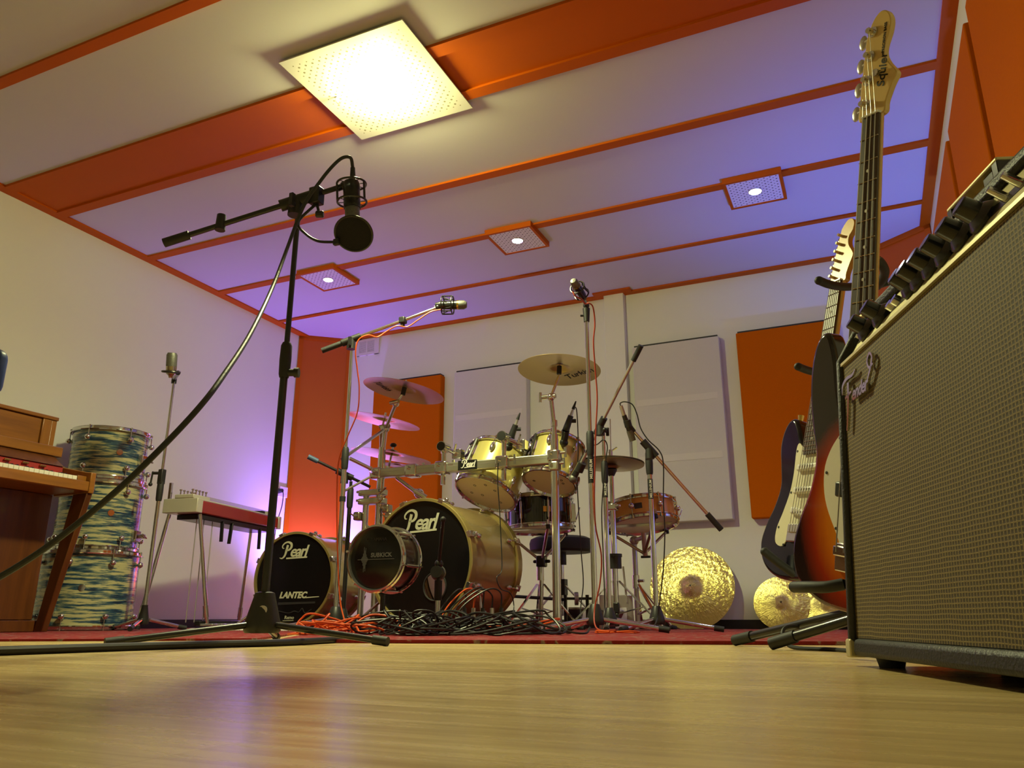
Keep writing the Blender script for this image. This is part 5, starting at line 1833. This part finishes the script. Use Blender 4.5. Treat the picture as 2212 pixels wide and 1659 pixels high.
lp('pickup', MB().box((L - .14, .075, zt + .018), (.03, .10, .020)), 'black_plastic', None, .002)
tn_ = None
for k in range(10):
    m = MB().tube((0, 0, 0), (0, 0, .024), .0035).tube((0, 0, .022), (0, .0, .030), .007)
    o = lp('tuner', m, 'chrome') if tn_ is None else PS.again(tn_, Matrix.Identity(4))
    tn_ = tn_ or o
    o.matrix_basis = T(-.04 + (k % 5) * .030, .045 + (k // 5) * .075, zt + .030)
lp('lever_post', MB().box((-.035, .19, zt + .05), (.016, .016, .10)), 'chrome', None, .002)
for k in range(10):
    lp('string', MB().tube((.06, .042 + k * .0085, zt + .036), (L - .06, .042 + k * .0085, zt + .036), .0007, n=5), 'satin_steel')
lp('undercarriage', MB().box((L * .5, .105, zt - .082), (L * .92, .15, .028)), 'black_metal', None, .003)
for k, (x, y, ln) in enumerate(((L * .30, .03, .115), (L * .42, .03, .120), (L * .80, .03, .125))):
    lp('knee_lever', MB().bar((x, y, zt - .085), (x + (.006 if k != 1 else -.012), y, zt - .085 - ln), .020, .010), 'black_metal', None, .002)
for nm, a, b in (('leg', (.01, .02, zt - .072), (.075, -.055, .0)), ('leg', (-.02, .19, zt - .072), (-.085, .25, .0)), ('leg', (L - .03, .02, zt - .072), (L + .04, -.055, .0)), ('leg', (L, .19, zt - .072), (L + .05, .25, .0))):
    a, b = Vector(a), Vector(b)
    o = lp(nm, MB().tube(a, b + Vector((0, 0, .01)), .0105), 'chrome')
    lp('leg_collar', MB().tube(b.lerp(a, .10), b.lerp(a, .20), .014), 'chrome', o)
    lp('rubber_foot', MB().tube(b.lerp(a, .03), b, .014), 'black_rubber', o)
m = MB().box((L * .44, -.02, .030), (L * .80, .035, .026))
lp('pedal_bar', m, 'black_metal', None, .004)
for k in range(4):
    lp('pedal', MB().box((.06 + k * .085, -.06, .022), (.045, .10, .012)), 'satin_steel', None, .003)
for k, (xt, xbm) in enumerate(((.045, -.015), (.11, .055), (.19, .13))):
    lp('pedal_rod', MB().tube((xt, .06, zt - .08), (xbm - .02, .0, .035), .0028, n=6), 'satin_steel')

# ================================================================ blue chair back at the left edge
c = D(-26, 806, 1.62)
bx = c.x
CH = Thing('chair', 'blue padded chair reaching in at the left edge above the piano', 'chair', (c.x - .12, c.y, 0))
M = LM(c, (cdir(60)))
CH.part('backrest', MB().box((0, 0, .0), (.080, .045, .100), M), 'blue_vinyl', bevel=.022, seg=4)
CH.part('bracket', MB().box((-.012, .005, -.062), (.040, .02, .05), M), 'black_plastic', bevel=.004)
q = M @ Vector((-.05, .01, -.08))
s = Vector((c.x - .50, c.y - .22, .46))
CH.part('back_post', MB().path([M @ Vector((-.012, .01, -.05)), q, Vector((s.x + .10, s.y, .50)), Vector((s.x + .02, s.y, .45))], .011, 8), 'black_metal')
CH.part('seat', MB().box(s + Vector((-.12, 0, 0)), (.36, .38, .05)), 'blue_vinyl', bevel=.02, seg=3)
for dx in (-.25, .02):
    for dy in (-.14, .14):
        CH.part('leg', MB().tube(s + Vector((dx, dy, -.02)), Vector((s.x + dx * 1.15, s.y + dy * 1.15, .0)), .010), 'black_metal')

# ================================================================ guitars
def axes_frame(c, z, away):
    z = Vector(z).normalized()
    y = Vector(away)
    y = (y - z * y.dot(z)).normalized()
    x = y.cross(z)
    M = Matrix((x, y, z)).transposed().to_4x4()
    M.translation = Vector(c)
    return M


def on_ray(b, x, y, length):
    """the farther point on the sight line of photo position x, y at the given distance from b"""
    v = (D(x, y, 1) - EYE).normalized()
    oc = EYE - b
    B = v.dot(oc)
    disc = max(0.0, B * B - (oc.length_squared - length * length))
    return EYE + v * (-B + math.sqrt(disc))


def guitar(name, label, cat, M, outline, body_mat, thick, scale, nfrets, nut_w, heel_w, heel_z, nstr, neck_mat, head, head_mat, pick, pick_mat, board='rosewood'):
    """local X to the right seen from the front, Y away, Z along the neck, origin at the bridge saddles"""
    th = Thing(name, label, cat, M=M)
    P = spline([Vector((p[0], 0, p[1])) for p in outline], 5, True)
    th.part('body', MB().prism([(p.x, p.z) for p in P], 0, thick), body_mat, local=True, bevel=.009, seg=3, ang=50)
    m = MB()
    hw, nw = heel_w / 2, nut_w / 2
    m.add([(-hw, -.004, heel_z), (hw, -.004, heel_z), (-nw, -.004, scale), (nw, -.004, scale), (-hw * .55, .018, heel_z), (hw * .55, .018, heel_z), (-nw * .55, .015, scale + .01), (nw * .55, .015, scale + .01), (-hw, .003, heel_z), (hw, .003, heel_z), (-nw, .003, scale), (nw, .003, scale)],
          [(0, 1, 3, 2), (8, 10, 6, 4), (9, 5, 7, 11), (4, 6, 7, 5), (0, 2, 10, 8), (1, 9, 11, 3), (0, 8, 4, 5, 9, 1), (2, 3, 11, 7, 6, 10)])
    th.part('neck', m, neck_mat, local=True, bevel=.003)
    m = MB()
    fz = heel_z - .012
    m.add([(-hw, -.010, fz), (hw, -.010, fz), (nw, -.010, scale - .002), (-nw, -.010, scale - .002), (-hw, -.0042, fz), (hw, -.0042, fz), (nw, -.0042, scale - .002), (-nw, -.0042, scale - .002)],
          [(0, 1, 2, 3), (4, 7, 6, 5), (0, 4, 5, 1), (1, 5, 6, 2), (2, 6, 7, 3), (3, 7, 4, 0)])
    fbd = th.part('fretboard', m, board, local=True, bevel=.0012)
    zs = [scale * (2 ** (-k / 12)) for k in range(1, nfrets + 1)]
    for z in zs:
        if z < fz + .004: continue
        w = nw + (hw - nw) * (scale - z) / (scale - fz)
        th.part('fret', MB().tube((-w, -.0105, z), (w, -.0105, z), .0011, n=6), 'nickel', fbd, local=True)
    zz = [scale] + zs
    for k in (3, 5, 7, 9, 12, 15, 17, 19):
        if k < len(zz):
            z = (zz[k] + zz[k - 1]) / 2
            if z < fz + .01: continue
            for x in ((-.012, .012) if k == 12 else (0,)):
                th.part('inlay', MB().tube((x, -.0108, z), (x, -.0098, z), .0032), 'white_ink', fbd, local=True)
    th.part('nut', MB().box((0, -.008, scale), (nut_w, .010, .004)), 'white_plastic', local=True)
    H = spline([Vector((p[0], 0, p[1] + scale)) for p in head], 4, True)
    th.part('headstock', MB().prism([(p.x, p.z) for p in H], .001, .015), head_mat, local=True, bevel=.002)
    if pick:
        Q = spline([Vector((p[0], 0, p[1])) for p in pick], 4, True)
        th.part('pickguard', MB().prism([(p.x, p.z) for p in Q], -.0026, -.0002), pick_mat, local=True)
        for i in range(0, len(pick), 2):
            q = Vector((pick[i][0] * .92, 0, pick[i][1] * .975 + .002))
            th.part('screw', MB().tube((q.x, -.0036, q.z), (q.x, -.002, q.z), .0030), 'ink', local=True)
    return th


# sunburst bass
bB = D(1846, 1195, 1.49)
bN = on_ray(bB, 1888, 250, .864)
M = axes_frame(bB, bN - bB, (.680, .733, 0))
bass_o = [(0, -.115), (.075, -.108), (.135, -.075), (.170, -.010), (.160, .060), (.125, .115), (.110, .160), (.120, .215), (.130, .262), (.118, .300), (.090, .298), (.062, .258), (.034, .235), (-.034, .250), (-.058, .310), (-.070, .375), (-.090, .430), (-.116, .432), (-.136, .390), (-.140, .315), (-.128, .235), (-.116, .175), (-.128, .110), (-.155, .045), (-.168, -.015), (-.148, -.075), (-.085, -.110)]
bass_h = [(-.021, .0), (-.040, .002), (-.040, .030), (-.036, .095), (-.031, .155), (-.026, .180), (-.014, .206), (.004, .218), (.020, .211), (.030, .190), (.028, .166), (.019, .142), (.018, .122), (.030, .099), (.046, .078), (.049, .067), (.038, .050), (.026, .022), (.021, .0)]
bass_p = [(.0, -.03), (.070, .02), (.098, .10), (.085, .19), (.05, .235), (-.030, .238), (-.050, .222), (-.072, .190), (-.084, .150), (-.078, .095), (-.050, .04)]
BA = guitar('bass_guitar', 'sunburst electric bass guitar on the stand behind the amplifier', 'bass guitar', M, bass_o, 'sunburst', .042, .864, 20, .042, .060, .265, 4, 'maple_neck', bass_h, 'head_maple', bass_p, 'white_plastic')
for k in range(4):
    x0, x1 = -.0285 + k * .019, -.0155 + k * .0103
    BA.part('string', MB().tube((x0, -.018, -.002), (x1, -.013, .864), .0013 - k * .0002, n=6).tube((x1, -.013, .864), (-.0185 + .006 * k * .4, -.012, .864 + .038 + k * .050), .0011 - k * .00015, n=5), 'satin_steel', local=True)
    zt_ = .864 + .030 + k * .050
    xt_ = -.022 + k * .0035
    BA.part('tuner_post', MB().tube((xt_, .002, zt_), (xt_, -.016, zt_), .0070, .0055).tube((xt_, .0, zt_), (xt_, -.003, zt_), .011), 'chrome', local=True)
    BA.part('tuner', MB().tube((xt_ - .012, .014, zt_), (xt_ - .034, .016, zt_), .004).ball((xt_ - .040, .016, zt_), .014, 16, (.75, .30, 1.15)), 'satin_steel', local=True)
BA.part('string_tree', MB().tube((.006, .001, .864 + .085), (.006, -.010, .864 + .085), .0075), 'chrome', local=True)
W = T(.0175, .0003, .864 + .118) @ Matrix.Rotation(math.radians(-86), 4, 'Y')
BA.part('lettering', MB().text('Squier', .027, W @ T(-.030, 0, 0), .25, .0003, .0004).text('PRECISION BASS', .0085, W @ T(.038, 0, .003), 0, .0001, .0004), 'ink', local=True)
BA.part('bridge', MB().box((0, -.005, -.012), (.080, .010, .055)).box((0, -.013, .0), (.076, .010, .02)), 'chrome', local=True, bevel=.003)
BA.part('pickup', MB().box((-.014, -.010, .118), (.052, .016, .030)), 'black_plastic', local=True, bevel=.004)
BA.part('pickup', MB().box((.020, -.010, .092), (.052, .016, .030)), 'black_plastic', local=True, bevel=.004)
for k in range(2): BA.part('knob', MB().tube((.075 + .02 * k, -.002, -.01 - k * .045), (.075 + .02 * k, -.020, -.01 - k * .045), .010), 'chrome', local=True)
BA.part('strap_button', MB().tube((-.110, .020, .405), (-.112, .020, .420), .006, .008), 'chrome', local=True)

# dark blue-black six-string
gB = D(1732, 1141, 1.88)
gN = on_ray(gB, 1812, 610, .648)
M = axes_frame(gB, gN - gB, (.766, .643, 0))
st_o = [(0, -.125), (.07, -.118), (.125, -.09), (.158, -.03), (.150, .03), (.115, .085), (.105, .12), (.118, .17), (.125, .205), (.110, .235), (.085, .235), (.06, .208), (.032, .195), (-.032, .205), (-.055, .225), (-.072, .258), (-.095, .288), (-.12, .288), (-.14, .26), (-.145, .215), (-.13, .16), (-.118, .11), (-.13, .06), (-.155, .01), (-.165, -.04), (-.14, -.09), (-.08, -.12)]
st_h = [(-.021, .0), (-.036, .006), (-.038, .030), (-.026, .15), (-.020, .168), (-.004, .184), (.014, .182), (.026, .165), (.024, .145), (.012, .128), (.016, .105), (.034, .080), (.040, .066), (.032, .045), (.024, .02), (.021, .0)]
st_p = [(-.035, -.020), (.03, -.025), (.10, -.05), (.130, -.01), (.105, .06), (.085, .12), (.075, .18), (.040, .200), (-.034, .205), (-.058, .218), (-.066, .20), (-.062, .14), (-.066, .09), (-.082, .04), (-.098, .0), (-.095, -.035), (-.065, -.045)]
SG = guitar('electric_guitar', 'dark blue-black electric guitar with cream pickguard on the stand', 'guitar', M, st_o, 'strat_black', .044, .648, 22, .042, .056, .195, 6, 'maple_neck', st_h, 'amber_maple', st_p, 'cream_plastic')
for k in range(6):
    x0, x1 = -.026 + k * .0104, -.0175 + k * .007
    SG.part('string', MB().tube((x0, -.016, -.002), (x1, -.012, .648), .0008, n=5), 'satin_steel', local=True)
    zt_ = .648 + .022 + k * .0235
    xt_ = -.026 + k * .0022
    SG.part('tuner', MB().tube((xt_, .0, zt_), (xt_, -.014, zt_), .0040).tube((xt_ - .006, .012, zt_), (xt_ - .022, .012, zt_), .003).ball((xt_ - .027, .012, zt_), .0085, 12, (.75, .35, 1.1)), 'chrome', local=True)
for z, a in ((.150, 0), (.092, 0), (.036, .18)):
    SG.part('pickup', MB().box((0, -.007, 0), (.082, .014, .018), T(0, 0, z) @ Matrix.Rotation(a, 4, 'Y')), 'white_plastic', local=True, bevel=.005)
    m = MB()
    for k in range(6): m.tube((-.026 + k * .0104, -.0145, z), (-.026 + k * .0104, -.0138, z), .0024, n=8)
    SG.part('pole_piece', m, 'satin_steel', local=True)
SG.part('bridge', MB().box((0, -.006, -.016), (.082, .012, .040)), 'chrome', local=True, bevel=.003)
for k in range(6): SG.part('saddle', MB().box((-.026 + k * .0104, -.014, -.004), (.009, .008, .020)), 'satin_steel', local=True, bevel=.001)
for k in range(3): SG.part('knob', MB().tube((.070 + .018 * k, -.003, .035 - k * .042), (.070 + .018 * k, -.018, .035 - k * .042), .011, .009), 'cream_plastic', local=True)
SG.part('strap_button', MB().tube((-.105, .022, .29), (-.106, .022, .305), .006, .008), 'brass', local=True)

# ---------------------------------------------------------------- guitar stand
gs = Vector((.155, 1.80, 0))
GS = Thing('guitar_stand', 'black multi guitar stand holding the bass and the dark guitar', 'guitar stand', gs)
hub = gs + Vector((0, 0, .13))
GS.part('post', MB().tube(gs + Vector((0, 0, .10)), gs + Vector((0, 0, .80)), .014), 'black_metal')
GS.part('hub', MB().tube(gs + Vector((0, 0, .09)), gs + Vector((0, 0, .17)), .028), 'black_plastic')
f1, f2 = ground(1592, 2.02, .015), ground(1672, 1.78, .015)
for e in (f1, f2, Vector((.42, 2.0, .015)), Vector((.40, 1.62, .015))):
    d = (e - hub).normalized()
    lg = GS.part('leg', MB().tube(hub, e, .0110), 'black_metal')
    GS.part('rubber_foot', MB().tube(e - d * .055, e + d * .008, .0140), 'black_rubber', lg)


def hook(pts, d, r=.0095, anchor=None):
    P = DL(pts, d)
    GS.part('neck_arm', MB().path(P, r, 12, 8).ball(P[0], r * 1.02, 12), 'black_rubber')
    if anchor is not None: GS.part('arm_rod', MB().tube(P[-1], anchor, .007), 'black_metal')


hook([(1769, 606), (1790, 614), (1815, 619), (1842, 619), (1866, 612)], [1.80, 1.82, 1.85, 1.89, 1.93], .0098, gs + Vector((0, 0, .78)))
hook([(1876, 556), (1896, 562), (1908, 576), (1911, 590), (1905, 606), (1895, 618)], [1.60, 1.61, 1.63, 1.66, 1.69, 1.73], .0095, gs + Vector((0, 0, .79)))
hook([(1724, 792), (1742, 799), (1765, 805), (1790, 806)], [1.75, 1.78, 1.82, 1.88], .0088, gs + Vector((0, 0, .62)))
# lower cradles
for pts, d in (([(1652, 1192), (1690, 1222), (1730, 1248), (1775, 1262), (1810, 1262)], [1.93, 1.89, 1.85, 1.80, 1.76]),
               ([(1716, 1268), (1745, 1268), (1785, 1268), (1822, 1262)], [1.48, 1.44, 1.41, 1.40])):
    P = DL(pts, d)
    GS.part('cradle_arm', MB().path(P, .0105, 12, 8).ball(P[0], .0107, 12), 'black_rubber')
    GS.part('cradle_rod', MB().tube(P[-1], gs + Vector((0, 0, .115)), .009), 'black_metal')
P = [ground(1838, 1.62, .004), ground(1790, 1.70, .004), ground(1730, 1.76, .004), ground(1702, 1.80, .010), ground(1690, 1.82, .035), ground(1705, 1.84, .05), ground(1760, 1.86, .045)]
m = MB()
for a, b in zip(spline(P, 6), spline(P, 6)[1:]): pass
m.path(P, .0045, 8, 8)
whole('guitar_strap', m, 'black_rubber', 'black strap curled on the floor at the foot of the guitar stand', 'strap', P[0])

# ================================================================ guitar amplifier
w = Vector((-math.sin(math.radians(20.1)), math.cos(math.radians(20.1)), 0))
AX, AY = -w, Vector((w.y, -w.x, 0))
M = Matrix((AX, AY, Vector((0, 0, 1)))).transposed().to_4x4()
M.translation = Vector((-.0515, 1.362, 0))
AMP = Thing('guitar_amplifier', 'black guitar combo amplifier with woven brown grille cloth and black knobs', 'amplifier', M=M)
AW, AB = .640, .014
prof = [(.000, AB), (.0355, .482), (.088, .568), (.240, .568), (.255, AB)]
ap = lambda name, mb, m, par=None, bv=0, lab=None: AMP.part(name, mb, m, par, bv, True, 2, 35, lab)


def side(x0, x1, pr):
    n = len(pr)
    m = MB()
    m.add([(x0, p[0], p[1]) for p in pr] + [(x1, p[0], p[1]) for p in pr], [tuple(range(n)), tuple(range(2 * n - 1, n - 1, -1))] + [(i, n + i, n + (i + 1) % n, (i + 1) % n) for i in range(n)])
    return m


ap('side_panel', side(0, .017, prof), 'tolex', None, .006)
ap('side_panel', side(AW - .017, AW, prof), 'tolex', None, .006)
ap('top_panel', side(.0172, AW - .0172, [(.086, .551), (.086, .568), (.240, .568), (.240, .551)]), 'tolex', None, .005)
ap('bottom_panel', side(.0172, AW - .0172, [(.002, AB + .001), (.005, .040), (.253, .034), (.2545, AB + .001)]), 'tolex', None, .007)
ap('back_panel', side(.0175, AW - .0175, [(.236, .04), (.222, .55), (.232, .55), (.248, .04)]), 'tolex')
ap('grille_cloth', side(.0175, AW - .0175, [(.0115, .0405), (.042, .470), (.052, .470), (.022, .0405)]), 'grille_cloth')
ap('trim_strip', side(.0175, AW - .0175, [(.0375, .4705), (.038, .4755), (.050, .4755), (.050, .4705)]), 'panel_silver')
ap('control_panel', side(.0175, AW - .0175, [(.048, .4765), (.094, .550), (.108, .550), (.060, .4765)]), 'panel_silver')
ap('legend_strip', side(.03, AW - .03, [(.0660, .5065), (.0770, .5240), (.0775, .5237), (.0665, .5062)]), 'panel_black')
pn = Vector((0, -.067, .042)).normalized()
pn = Vector((0, -.8475, .531))
pc0 = Vector((0, .073, .5165))
# knobs stand where their sight lines meet the panel
Minv = M.inverted()
kn = None
for (px, py) in ((1862, 690), (1887, 669), (1955, 597), (1979, 567), (2007, 536), (2036, 506), (2067, 478), (2104, 444)):
    o_, v_ = Minv @ EYE, (Minv.to_3x3() @ (D(px, py, 1) - EYE))
    q0 = pc0 + pn * .018
    tt = (q0 - o_).dot(pn) / v_.dot(pn)
    x = (o_ + v_ * tt).x
    if kn is None:
        m = MB().lathe([(.0001, 0), (.0215, 0), (.0220, .004), (.0155, .011), (.0140, .012), (.0128, .031), (.0110, .033), (.0001, .033)], 24)
        kn = ap('knob', m, 'knob_black')
        o = kn
    else: o = AMP.again(kn, Matrix.Identity(4))
    o.matrix_basis = frame(Vector((x, pc0.y, pc0.z)) + pn * .001, pn, (1, 0, 0))
for x in (.035, .060, .165, .185):
    ap('jack', MB().tube(Vector((x, pc0.y, pc0.z)), Vector((x, pc0.y, pc0.z)) + pn * .010, .009, .008).tube(Vector((x, pc0.y, pc0.z)) + pn * .0095, Vector((x, pc0.y, pc0.z)) + pn * .0102, .0045), 'chrome')
ap('pilot_lamp', MB().ball(Vector((.56, pc0.y, pc0.z)) + pn * .006, .010, 14), 'felt_red')
for x in (.485, .515):
    ap('switch', MB().tube(Vector((x, pc0.y, pc0.z)), Vector((x, pc0.y, pc0.z)) + pn * .022, .0055, .004), 'chrome')
# raised metal script on the cloth
gsl = math.atan2(.0305, .4295)
gd = Vector((0, math.cos(gsl), -math.sin(gsl)))
LG = LM(Vector((.085, .0365 - .071 * (.475 - .405), .405)), gd) @ Matrix.Scale(.66, 4)
m = MB()
m.text('ender', .046, LG @ T(.030, 0, .002), .35, .0012, .0028, 'CENTER', .92)
m.stroke([(-.042, .040), (-.046, .0), (-.058, -.055), (-.066, -.075)], [.012, .011, .008, .006], LG, .0028)
m.stroke([(-.085, .020), (-.080, .042), (-.050, .052), (-.010, .050), (.010, .058)], [.004, .009, .009, .007, .004], LG, .0028)
m.stroke([(-.066, .006), (-.040, .010), (-.022, .012)], [.006, .007, .005], LG, .0028, 4)
m.stroke([(.085, .010), (.105, .030), (.118, .052), (.104, .066), (.088, .052), (.098, .034), (.122, .036)], [.006, .007, .006, .006, .006, .006, .004], LG, .0028)
ap('logo', m, 'chrome', None, 0, 'raised chrome script badge')
# feet, corners, handle, tilting leg
for x in (.052, AW - .052):
    for y in (.045, .215): ap('foot', MB().lathe([(.0001, 0), (.017, 0), (.021, AB + .001), (.0001, AB + .001)], 20, T(x, y, 0)), 'black_rubber')
for x0, x1 in ((-.0012, .019), (AW - .019, AW + .0012)):
    ap('corner_guard', side(x0, x1, [(-.0015, AB - .0012), (-.0005, .036), (.002, .040), (.006, .036), (.010, AB + .020), (.050, AB - .0012)]), 'panel_silver', None, .002)
    ap('corner_guard', side(x0, x1, [(.0865, .569), (.082, .560), (.086, .556), (.10, .560), (.12, .5695)]), 'panel_silver', None, .002)
hz, xh0, xh1 = .568, .20, .44
ap('handle', MB().path([(xh0, .165, hz + .004), (xh0 + .02, .165, hz + .010), ((xh0 + xh1) / 2, .165, hz + .013), (xh1 - .02, .165, hz + .010), (xh1, .165, hz + .004)], .007, 10, 6), 'black_rubber')
for x in (xh0, xh1): ap('handle_cap', MB().box((x, .165, hz + .005), (.035, .03, .010)), 'chrome', None, .004)
for x, s in ((-.006, -1), (AW + .006, 1)):
    ap('tilt_leg', MB().bar((x, .10, .20), (x, .225, .46), .020, .006, (1, 0, 0)), 'satin_steel', None, .002)
    ap('leg_pivot', MB().tube((x - .005, .10, .20), (x + .005, .10, .20), .012), 'satin_steel')

# small open unit standing on the amplifier
UN = Thing('valve_unit', 'small open metal unit with brass pegs standing on top of the amplifier', 'device', M=M @ T(.215, .212, .5685))
up = lambda name, mb, m, bv=0: UN.part(name, mb, m, None, bv, True)
up('base_plate', MB().box((0, 0, .004), (.150, .05, .008)), 'panel_black', .002)
up('lid', MB().box((0, 0, .118), (.150, .05, .006)), 'panel_silver', .002)
for x in (-.068, .068): up('end_plate', MB().box((x, 0, .0615), (.014, .05, .107)), 'panel_black', .001)
for x in (-.045, -.020, .005): up('peg', MB().tube((x, 0, .008), (x, 0, .114), .007).ball((x, -.0, .104), .010, 12), 'brass')
up('block', MB().box((.04, 0, .06), (.03, .04, .107)), 'panel_black', .003)
